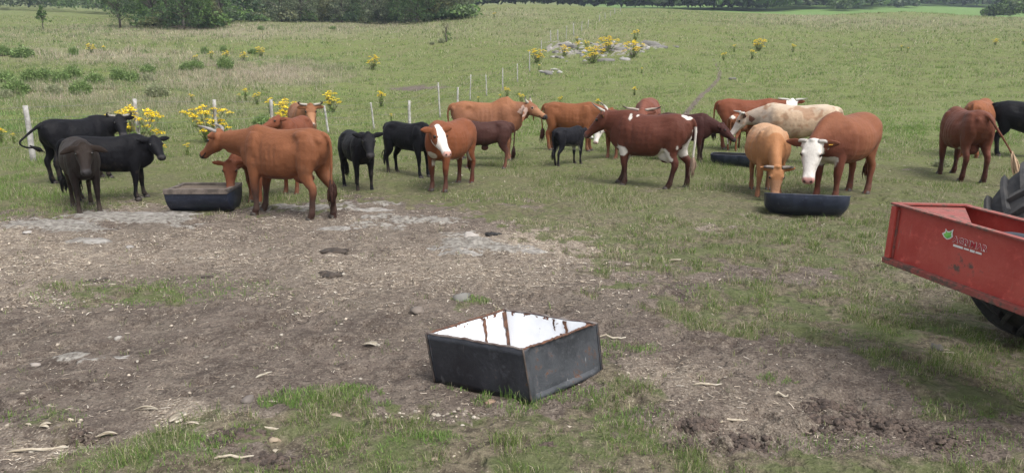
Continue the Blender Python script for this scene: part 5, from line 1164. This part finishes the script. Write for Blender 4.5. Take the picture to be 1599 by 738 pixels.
protos = [ragwort_parts(n_, s_, k) for k, (n_, s_) in enumerate([(4, .16), (9, .30), (20, .42), (34, .62)])]
for pm in protos: pm[0].materials.append(M_stem); pm[1].materials.append(M_yel); pm[2].materials.append(M_leafg)
# px, py of the base, height in photo pixels, size class, label
FL = [(210, 236, 72, 3, 'big yellow-flowered plant behind the fence post, right of the black horned cow\'s head'), (328, 222, 58, 3, 'dense yellow-flowered plant at the post above the chestnut cow\'s horns'), (455, 205, 54, 2, 'yellow-flowered plant just left of the light brown horned cow\'s head'), (440, 212, 42, 1, 'low yellow-flowered plant at the fourth fence post'),
      (520, 176, 36, 2, 'yellow-flowered plant just right of and above the light brown horned cow'), (595, 168, 27, 1, 'small umbrella-shaped yellow plant above the fifth and sixth posts'), (582, 109, 20, 2, 'lone round yellow-flowered plant on the open slope in the centre'), (2, 225, 28, 1, 'yellow-flowered plant cut by the left edge'), (22, 224, 14, 0, 'low yellow flower right of the one at the left edge'),
      (253, 246, 20, 1, 'leafy yellow-flowered plant right of the black heifer\'s head'), (293, 244, 16, 0, 'small yellow flower left of the chestnut cow\'s face'), (300, 160, 14, 1, 'sparse yellow plant on the slope above the dense one'), (374, 158, 13, 0, 'faint yellow plant on the dry slope, left of a pair'), (402, 164, 20, 1, 'yellow plant on the slope, right of the faint one'), (424, 180, 28, 1, 'yellow plant above the fourth fence post'), (384, 158, 22, 0, 'thin yellow plant between the faint one and its neighbour'),
      (144, 83, 13, 2, 'olive-yellow bush far up the left slope'), (163, 81, 8, 1, 'small yellow plant beside the olive-yellow bush'), (306, 98, 10, 1, 'leftmost yellow plant of the upper slope patch'), (330, 93, 11, 1, 'second yellow plant of the upper slope patch'), (352, 93, 12, 2, 'third and fullest yellow plant of the upper slope patch'), (380, 95, 12, 2, 'fourth yellow plant of the upper slope patch'), (408, 88, 13, 2, 'rightmost yellow plant of the upper slope patch'),
      (772, 28, 7, 1, 'tiny yellow plant near the crest'), (781, 158, 12, 0, 'small yellow plant between the distant posts, left of its twin'), (792, 152, 16, 1, 'small yellow plant beside the post above the humped cow'), (747, 160, 8, 0, 'low yellow tuft above the humped cow\'s back'), (611, 190, 14, 0, 'sparse yellow plant behind the black calves'),
      (838, 98, 18, 3, 'leftmost yellow bush at the stony knoll, next to a post'), (881, 90, 17, 2, 'yellow plant on the left shoulder of the knoll'), (902, 81, 14, 1, 'thin yellow plant on top of the knoll, left one'), (916, 79, 13, 1, 'thin yellow plant on top of the knoll, right one'), (926, 99, 22, 3, 'yellow bush in front of the knoll'), (948, 84, 22, 3, 'yellow bush on top of the knoll'), (989, 90, 22, 3, 'largest yellow bush at the right of the knoll'), (992, 66, 16, 1, 'pale yellow plant behind the knoll'), (1002, 115, 10, 0, 'faint yellow plant on the slope below the knoll'), (842, 110, 10, 0, 'faint yellow plant below the leftmost knoll bush'), (901, 68, 9, 0, 'small yellow plant beside the fence behind the knoll'),
      (1130, 95, 11, 1, 'yellow plant left of the cow path'), (1146, 82, 11, 0, 'faint yellow plant above the one near the path'), (1184, 80, 16, 3, 'yellow bush alone right of the path, the larger of a pair'), (1175, 92, 12, 1, 'small yellow plant below the lone bush'), (991, 149, 14, 1, 'yellow plant on the slope above the reddish cow'), (814, 163, 18, 1, 'yellow plant behind the humped cow\'s head'), (875, 164, 14, 1, 'yellow plant behind the orange-brown cow\'s back'), (934, 168, 14, 1, 'yellow plant between the white horns of the dark red cow'),
      (1238, 82, 11, 1, 'yellow plant up the right slope above the cream cow'), (1417, 83, 8, 0, 'faint yellow plant in the right pasture'), (1407, 80, 8, 0, 'very faint yellow plant in the right pasture'), (1554, 71, 9, 2, 'yellow plant near the right edge of the hill'), (1597, 70, 6, 0, 'pale yellow plant cut by the right edge')]
for px, py, hpx, cls, lb in FL:
    q = at(px, py); sc_ = np.clip(hpx / FPX * q.y / .98, .35, 1.7) if q.y < 60 else np.clip(hpx / FPX * q.y / .98 * 1.2, .6, 2.4)
    root = empty('flowering_weed', q, rr.uniform(0, 6.28), float(sc_)); tag(root, lb, 'flower', 'yellow-flowered weeds in the pasture')
    for nm, me in zip(('stems', 'flower_heads', 'leaves'), protos[cls]): o = bpy.data.objects.new(nm, me); link(o, root)

# ------------------------------------------------------------ green shrubs on the left slope
def shrub_mesh(seed, n_=420, tall=1.0, pale=False):
    r_ = np.random.default_rng(seed); a = r_.uniform(0, 6.283, n_); rd = .50 * np.sqrt(r_.random(n_)); x, y = rd * np.cos(a), rd * np.sin(a); h = tall * np.sqrt(np.clip(1 - (rd / .56) ** 2, .05, 1)) * r_.uniform(.55, 1.0, n_)
    c = pal(n_, [(.19, .28, .095), (.15, .235, .075), (.25, .32, .13), (.12, .18, .06)] if not pale else [(.28, .30, .18), (.33, .34, .22), (.22, .25, .13)])
    V, F_, Cc = blades(x * .8, y * .8, np.zeros(n_), h, np.full(n_, .035), c, .45, True)
    q = np.stack([x, y, h * r_.uniform(.3, .95, n_)], -1); V2, F2, C2 = quads(q, r_.uniform(.05, .11, n_), c, .3, 1.3); V, Fs, Cc = join([(V, F_, Cc), (V2, F2, C2)]); me = np_mesh('shrub', V, Fs, Cc); me.materials.append(M_leafg); return me
SH = [shrub_mesh(1), shrub_mesh(2, 520, .8), shrub_mesh(3, 300, 1.1), shrub_mesh(5, 380, .8, True)]
for i, (px, py, wpx, k, lb) in enumerate([(26, 148, 40, 0, 'large fresh green shrub near the left edge'), (8, 130, 34, 1, 'green shrub cut by the left edge, above the large one'), (50, 128, 30, 0, 'green shrub in the row, second from the left edge'), (72, 127, 32, 0, 'dark green shrub in the middle of the left row'), (95, 130, 26, 2, 'upright green shrub in the row above the black cow'), (115, 125, 30, 0, 'green shrub in the row, directly above the black horned cow'), (148, 130, 28, 1, 'rounded green shrub above the black horned cow\'s head'), (187, 123, 28, 0, 'green shrub right of the row\'s middle gap'),
      (208, 128, 22, 2, 'narrow dark green shrub near the end of the row'), (232, 116, 24, 1, 'last green shrub at the right end of the row'), (127, 148, 34, 0, 'yellow-green shrub in front of the row'), (85, 146, 28, 3, 'pale shrub in front of the row'), (306, 108, 26, 1, 'bright green shrub left of the dry pinkish grass'), (6, 86, 24, 0, 'far green shrub at the left edge'), (36, 90, 34, 1, 'far wide green shrub near the left edge'), (320, 84, 14, 2, 'small dark shrub at the upper slope flowers, left'), (349, 80, 12, 2, 'small dark shrub at the upper slope flowers, middle'), (395, 84, 16, 1, 'green shrub right of the upper slope flowers'),
      (352, 108, 26, 0, 'dark green shrub above the dry pinkish grass'), (246, 150, 40, 3, 'sprawling green shrub on the slope above the chestnut cow\'s head'), (292, 110, 22, 0, 'green shrub left of the bright one'), (411, 198, 32, 1, 'pale green shrub between two fence posts above the chestnut cow'), (232, 127, 20, 3, 'pale low shrub right of the row'), (10, 152, 22, 3, 'pale shrub below the left edge ones'), (115, 86, 16, 2, 'small far shrub on the left slope'), (690, 67, 12, 3, 'pale shrub beside the dead stump'), (675, 70, 10, 3, 'low pale shrub left of the dead stump'), (408, 47, 12, 1, 'dark shrub in front of the wood'), (520, 46, 10, 1, 'dark green low shrub in front of the middle of the wood'), (1120, 200, 12, 3, 'pale weed beside the cow path'), (100, 282, 20, 1, 'leafy weed at the left edge below the post'), (1470, 262, 26, 3, 'pale weed left of the dark red cow\'s legs')]):
    q = at(px, py); s_ = wpx / FPX * q.y / 1.0; root = obj('shrub', SH[k], None, None, q); root.scale = (s_, s_, s_ * rr.uniform(.7, .95)); root.rotation_euler = (0, 0, rr.uniform(0, 6.28)); tag(root, lb, 'shrub', 'weedy shrubs on the slope')

parts = []
for y0, y1, dens, nb, l0, l1, wd in ((24, 45, 3.2, 26, .12, .42, .020), (45, 85, 1.6, 22, .18, .55, .034), (85, 135, .35, 18, .25, .7, .07)):
    x, y = scatter(y0, y1, dens); mk = ground_maps(x, y); cl = fbm(x, y, .22, 3, 199) ; c2 = fbm(x, y, .8, 2, 198)
    rowm = blob(mk['px'], mk['py'], 110, 125, 190, 26) + .8 * blob(mk['px'], mk['py'], 60, 215, 160, 60) + .7 * blob(mk['px'], mk['py'], 330, 92, 160, 14) + .6 * blob(mk['px'], mk['py'], 120, 60, 260, 20) + .5 * blob(mk['px'], mk['py'], 480, 95, 120, 20)
    k = rng.random(len(x)) < np.clip((rowm * .9 + .16 * (mk['px'] < 560)) * np.clip((cl - .38) * 6, 0, 1) * np.clip((c2 - .35) * 4, 0, 1), 0, 1); x, y = x[k], y[k]; hh = np.repeat(rng.uniform(.4, 1.1, len(x)), nb); ci = np.repeat(rng.uniform(.75, 1.3, len(x)), nb); x = np.repeat(x, nb); y = np.repeat(y, nb); n_ = len(x)
    x = x + rng.normal(0, l1 * .45, n_); y = y + rng.normal(0, l1 * .45, n_)
    parts.append(blades(x, y, terrain(x, y), rng.uniform(l0, l1, n_) * hh, wd * rng.uniform(.6, 1.3, n_), pal(n_, [(.16, .25, .08), (.12, .20, .06), (.22, .29, .11), (.09, .15, .045)]) * ci[:, None], .8, False))
V, Fs, Cc = join(parts); o = obj('low_scrub', np_mesh('low_scrub', V, Fs, Cc), None, M_leafg); tag(o, 'low fresh green weeds spreading over the left slope', 'weeds', kind='stuff')

# ------------------------------------------------------------ stony knoll
pa = []
for cx, cy, sx_, sy_, cnt in ((885, 80, 16, 5, 40), (955, 78, 26, 4, 40), (1020, 74, 16, 2.5, 22), (925, 92, 30, 4, 16), (862, 112, 8, 2, 5), (905, 70, 14, 3, 12)):
    for _ in range(cnt):
        q = at(rng.normal(cx, sx_), rng.normal(cy, sy_)); pa.append(rocks(np.array([q.x]), np.array([q.y]), np.array([rng.uniform(.08, .32)]), pal(1, [(.24, .235, .22), (.31, .30, .28), (.17, .165, .155)]), .6, True, .4))
V, Fs, Cc = join(pa); o = obj('rubble', np_mesh('rubble', V, Fs, Cc, True), None, M_stone); tag(o, 'loose grey stones heaped over the knoll', 'rubble', kind='stuff')
for i, (px, py, s, lb) in enumerate([(868, 83, .7, 'dark-holed boulder at the left end of the knoll'), (888, 74, 1.1, 'large grey boulder on the knoll\'s left shoulder'), (900, 77, .8, 'grey boulder between the knoll\'s left plants'), (935, 76, .8, 'grey boulder left of the knoll\'s top bush'), (966, 80, 1.0, 'pale boulder between the two right bushes of the knoll'), (957, 75, .6, 'small pale boulder behind the knoll\'s top bush'), (945, 96, .8, 'flat boulder at the front of the knoll'), (1015, 72, 1.5, 'long flat rock on the right side of the knoll'), (1030, 76, .9, 'rightmost flat rock of the knoll'), (852, 114, .5, 'pale stone below the fence corner'), (905, 86, .6, 'grassy boulder in the middle of the knoll'), (1005, 78, .7, 'grey boulder beside the largest bush'), (873, 90, .6, 'low boulder below the dark-holed one'), (1145, 124, .35, 'grey stone right of the cow path')]):
    stone_thing(px, py, s * .55, lb, (.23, .222, .205), .50, 'boulder', 'boulders of the stony knoll', 1.3, 'boulder', .5)

# ------------------------------------------------------------ trees
M_bark = simple('bark', (.11, .09, .075), .95, .4, 7, .6); M_leaf = vcmat('tree_leaf', .6, .25, .25)
def leaf_blob(cent, rad, n_, size, cols, r_, shell=.45):
    d_ = r_.normal(0, 1, (n_, 3)); d_ /= np.linalg.norm(d_, axis=1)[:, None]; rr_ = (shell + (1 - shell) * r_.random(n_)) ; return np.array(cent)[None] + d_ * rr_[:, None] * np.array(rad)[None]
def tree_mesh(seed, H, Wd, kind='round', nclump=96, per=44, ls=.23, cols=None, base=.18):
    r_ = np.random.default_rng(seed); rd = random.Random(seed); mb = MB(); cl = []
    tr_ = [(0, 0, -.2)] + [(rd.uniform(-.12, .12) * k, rd.uniform(-.12, .12) * k, H * .72 * k / 4) for k in range(1, 5)]; mb.tube(tr_, [H * .028, H * .024, H * .019, H * .013, H * .007], 8)
    for k in range(nclump):
        if kind == 'pine':      # tiered conifer-like crown
            t = r_.random() ** .8; z = H * (base + (1 - base) * t); rad = Wd * (1 - t) ** .75 * (.35 + .65 * r_.random()); a = r_.uniform(0, 6.283); c_ = (rad * math.cos(a), rad * math.sin(a), z); cr = (H * .075, H * .075, H * .05)
        else:
            a = r_.uniform(0, 6.283); ph = math.acos(r_.uniform(-1, 1)); q = .62 + .38 * r_.random(); sp2 = math.sin(ph) if ph < 1.3 else .93; c_ = (Wd * q * sp2 * math.cos(a), Wd * q * sp2 * math.sin(a), max(H * .06, H * (base + (1 - base) * .47) + H * (1 - base) * .52 * q * math.cos(ph))); cr = (Wd * .25, Wd * .25, H * .095)
        cl.append((c_, cr))
    for c_, cr in cl[::2]:
        b_ = min(c_[2] * .72, H * .62); mb.tube([(0, 0, b_ * .85), (c_[0] * .5, c_[1] * .5, (b_ + c_[2]) / 2), c_], [H * .009, H * .006, H * .003], 5)
    P = []; Cc = []; cols = cols or [(.045, .075, .028), (.060, .095, .034), (.035, .058, .024), (.085, .115, .045)]
    for c_, cr in cl:
        q = leaf_blob(c_, cr, per, ls, None, r_); P.append(q); Cc.append(pal(per, cols) * r_.uniform(.75, 1.3))
    P = np.concatenate(P); V, F_, C_ = quads(P, ls * r_.uniform(.6, 1.3, len(P)), np.concatenate(Cc), .2, 1.15)
    tm = mb.mesh('trunk'); tm.materials.append(M_bark); cm_ = np_mesh('crown', V, F_, C_); cm_.materials.append(M_leaf); return tm, cm_
DK = [(.056, .105, .038), (.080, .140, .048), (.034, .062, .026), (.115, .175, .062)]; GY = [(.105, .138, .075), (.145, .172, .095), (.066, .090, .050), (.17, .19, .11)]; BR = [(.085, .155, .038), (.115, .19, .05), (.055, .10, .03)]; OL = [(.115, .125, .050), (.14, .145, .065), (.08, .088, .04)]
TP = dict(dark=tree_mesh(1, 7, 2.9, cols=DK, base=.02), grey=tree_mesh(2, 6, 2.9, cols=GY, base=.04), green=tree_mesh(3, 7, 2.6, cols=BR, base=.06), pine=tree_mesh(4, 8, 2.6, 'pine', 70, 46, .22, DK, .08), olive=tree_mesh(5, 6, 2.6, cols=OL, base=.05), grey2=tree_mesh(6, 6.5, 3.1, cols=GY, base=.03, nclump=110), dark2=tree_mesh(7, 8, 3.0, cols=DK, base=.05, nclump=110),
          small=tree_mesh(8, 3.2, 1.15, 'pine', 34, 40, .16, BR, .32), oak=tree_mesh(9, 7.5, 3.2, cols=DK, base=.24, nclump=70, per=60), bush=tree_mesh(10, 3.0, 1.6, cols=BR, base=.03, nclump=24, per=40, ls=.18), sap=tree_mesh(11, 4.5, .8, cols=OL, base=.35, nclump=12, per=22, ls=.14))
def tree(kind, px, py, s, label, name='tree', group='trees at the edge of the wood', dz=0, rz=None, cat='tree', dy=0):
    q = at(px, py); 
    if dy: q = Vector((q.x * (q.y + dy) / q.y, q.y + dy, 0)); q.z = gz(q.x, q.y)
    root = empty(name, (q.x, q.y, q.z - .1), rr.uniform(0, 6.28) if rz is None else rz, s); tag(root, label, cat, group)
    for nm, me in zip(('trunk', 'crown'), TP[kind]): link(bpy.data.objects.new(nm, me), root)
    return root
tree('small', 68, 46, 1.15, 'small young tree standing alone at the far left of the slope', 'young_tree', None)
tree('oak', 188, 44, 1.0, 'broad dark tree standing clear of the wood at the left', 'tree', None); tree('bush', 212, 43, .75, 'yellow-green bush under the broad dark tree', 'bush', None, cat='bush')
LF = [('green', 240, 42, 1.05, 'bright green tree right of the broad dark one'), ('pine', 262, 45, 1.15, 'tall feathery dark tree, the left one of the thicket'), ('dark', 288, 46, 1.0, 'dark tree in the middle of the left thicket'), ('green', 310, 45, 1.0, 'green tree right of the thicket\'s middle'), ('olive', 330, 44, .75, 'low olive bush at the right end of the thicket'), ('pine', 345, 38, .95, 'feathery tree at the right end of the left thicket'),
      ('bush', 362, 34, 1.2, 'light green sapling clump right of the thicket'), ('dark', 378, 32, 1.1, 'dark tree right of the light green saplings'), ('dark2', 402, 31, 1.0, 'dark tree with a yellow-green sprig in the wood'), ('olive', 420, 32, 1.1, 'olive tree next to the big grey-green one'), ('grey', 440, 34, 1.25, 'big grey-green rounded tree, left half'), ('grey2', 470, 35, 1.25, 'big grey-green rounded tree, right half'), ('dark', 492, 34, 1.1, 'dark gap tree right of the big grey-green ones'), ('olive', 512, 35, 1.0, 'brownish olive tree in the middle of the wood'), ('grey', 535, 36, 1.1, 'grey-green tree right of the brownish olive one'), ('green', 552, 35, 1.1, 'fresh green tree above the middle of the slope'),
      ('dark2', 570, 36, 1.0, 'dark tree right of the fresh green one'), ('grey2', 592, 37, 1.15, 'twiggy grey tree in the right half of the wood'), ('grey', 612, 37, 1.1, 'grey tree beside the twiggy one'), ('dark', 632, 36, 1.2, 'dark rounded tree in the right half of the wood'), ('dark2', 652, 35, 1.1, 'dark blue-green tree near the right end of the wood'), ('dark', 672, 33, 1.1, 'dark tree third from the right end of the wood'), ('olive', 690, 31, 1.1, 'yellowish tree near the right end of the wood'), ('grey', 712, 28, .95, 'grey twiggy tree at the right end of the wood'), ('grey2', 722, 27, .8, 'last small grey tree of the wood, at the open field')]
for k, px, py, s, lb in LF: tree(k, px, py, s, lb)
tree('sap', 697, 66, .72, 'thin dark stump-like shrub standing in the slope before the wood', 'sapling', None); tree('bush', 698, 64, .42, 'dark leafy shrub around the thin sapling', 'bush', None, cat='bush')
# the wood behind: one mass
def wood(name, label, spots, seed, ls=.7, per=150, cols=None):
    r_ = np.random.default_rng(seed); P = []; Cc = []; S = []
    cols = cols or (DK + GY[:2] + BR[:1])
    for x, y, h, w_ in spots:
        z = gz(x, y); m_ = per; u = r_.normal(0, 1, (m_, 3)); u /= np.linalg.norm(u, axis=1)[:, None]; u[:, 2] = np.abs(u[:, 2]) * 1.0 - .35 * (r_.random(m_) < .4)
        lum = 1 + .35 * (vnoise(u[:, 0] * 3 + x, u[:, 1] * 3 + y, u[:, 2] * 3, 4) - .5)
        P.append(np.stack([x + u[:, 0] * w_ * lum, y + u[:, 1] * w_ * lum, z + h * .42 + u[:, 2] * h * .58 * lum], -1)); Cc.append(np.repeat(pal(1, cols), m_, 0) * r_.uniform(.7, 1.35, (m_, 1))); S.append(np.full(m_, ls * w_ / 3.0))
    P = np.concatenate(P); V, F_, C_ = quads(P, np.concatenate(S) * rng.uniform(.7, 1.5, len(P)), np.concatenate(Cc), .2, 1.15); o = obj(name, np_mesh(name, V, F_, C_), None, M_leaf); tag(o, label, 'wood', kind='stuff'); return o
sp_ = []
for i in range(230):
    px = rng.uniform(222, 735); py = np.interp(px, [222, 345, 360, 440, 600, 735], [44, 44, 35, 34, 37, 29]); q = at(px, py); y = q.y + rng.uniform(-1.5, 5); sp_.append((q.x * y / q.y, y, rng.uniform(1.0, 2.8), rng.uniform(1.0, 1.9)))
wood('wood_undergrowth', 'bushy undergrowth along the foot of the trees', sp_, 11, .75, 110, DK + OL + GY + BR)
sp_ = []
for i in range(420):       # left wood, behind the front row of trees
    px = rng.uniform(-60, 735); d0 = np.interp(px, [-60, 60, 190, 235, 400, 600, 735], [250, 250, 215, 135, 160, 165, 185]); y = d0 + rng.random() ** 1.3 * 70 + 6; x = (px - 799.5) / FPX * y; sp_.append((x, y, rng.uniform(6, 9), rng.uniform(2.6, 3.8)))
wood('left_wood', 'dense dark wood filling the top left behind the front trees', sp_, 1, .62, 170)
sp_ = []
for i in range(900):       # bluish forest over the crest
    px = rng.uniform(700, 1680); d0 = np.interp(px, [700, 1180, 1240, 1330, 1345, 1450, 1520, 1680], [270, 275, 330, 335, 395, 410, 400, 400]); y = d0 + rng.random() ** 1.2 * 120; x = (px - 799.5) / FPX * y; sp_.append((x, y, rng.uniform(9, 14), rng.uniform(4.5, 7)))
wood('far_forest', 'bluish far forest along the top of the photo beyond the crest', sp_, 2, 1.2, 90)
sp_ = []
for i in range(60): px = rng.uniform(1520, 1640); y = 205 + 30 * rng.random() + (1600 - px) * .1; sp_.append(((px - 799.5) / FPX * y, y, rng.uniform(5, 8) * np.clip((px - 1500) / 60, .45, 1), rng.uniform(2.6, 3.6)))
wood('corner_copse', 'dark green copse at the top right corner on the crest', sp_, 3, .7, 150)
sp_ = []
for i in range(16): px = rng.uniform(1284, 1316); y = 300 + 20 * rng.random(); sp_.append(((px - 799.5) / FPX * y, y, rng.uniform(5, 8), rng.uniform(3, 4)))
for i in range(16): px = rng.uniform(1355, 1400); y = 365 + 20 * rng.random(); sp_.append(((px - 799.5) / FPX * y, y, rng.uniform(4, 6), rng.uniform(3, 4)))
wood('field_clumps', 'small dark tree clumps between the far green fields', sp_, 4, .9, 120)

# ------------------------------------------------------------ hazy air over the fields
hz = bpy.data.materials.new('haze_air'); hz.use_nodes = True; n = hz.node_tree; n.nodes.clear(); o_ = n.nodes.new('ShaderNodeOutputMaterial'); v = n.nodes.new('ShaderNodeVolumePrincipled')
v.inputs['Color'].default_value = (.72, .84, 1.0, 1); v.inputs['Density'].default_value = HAZE; v.inputs['Anisotropy'].default_value = .2; n.links.new(v.outputs[0], o_.inputs[1])
zs = V_all = np.array([ground.data.vertices[i].co.z for i in range(0, len(ground.data.vertices), 97)])
bot, top = float(zs.min()) - 1.2, float(zs.max()) + 16
gx = max(abs(v_.co.x) for v_ in ground.data.vertices) + 5
hb = MB().box((0, (760 - 85) / 2, (bot + top) / 2), (gx * 2, 760 + 95, top - bot)).build('haze', hz, None, False); tag(hb, 'thin blue haze in the air over the pasture', 'haze', kind='stuff')
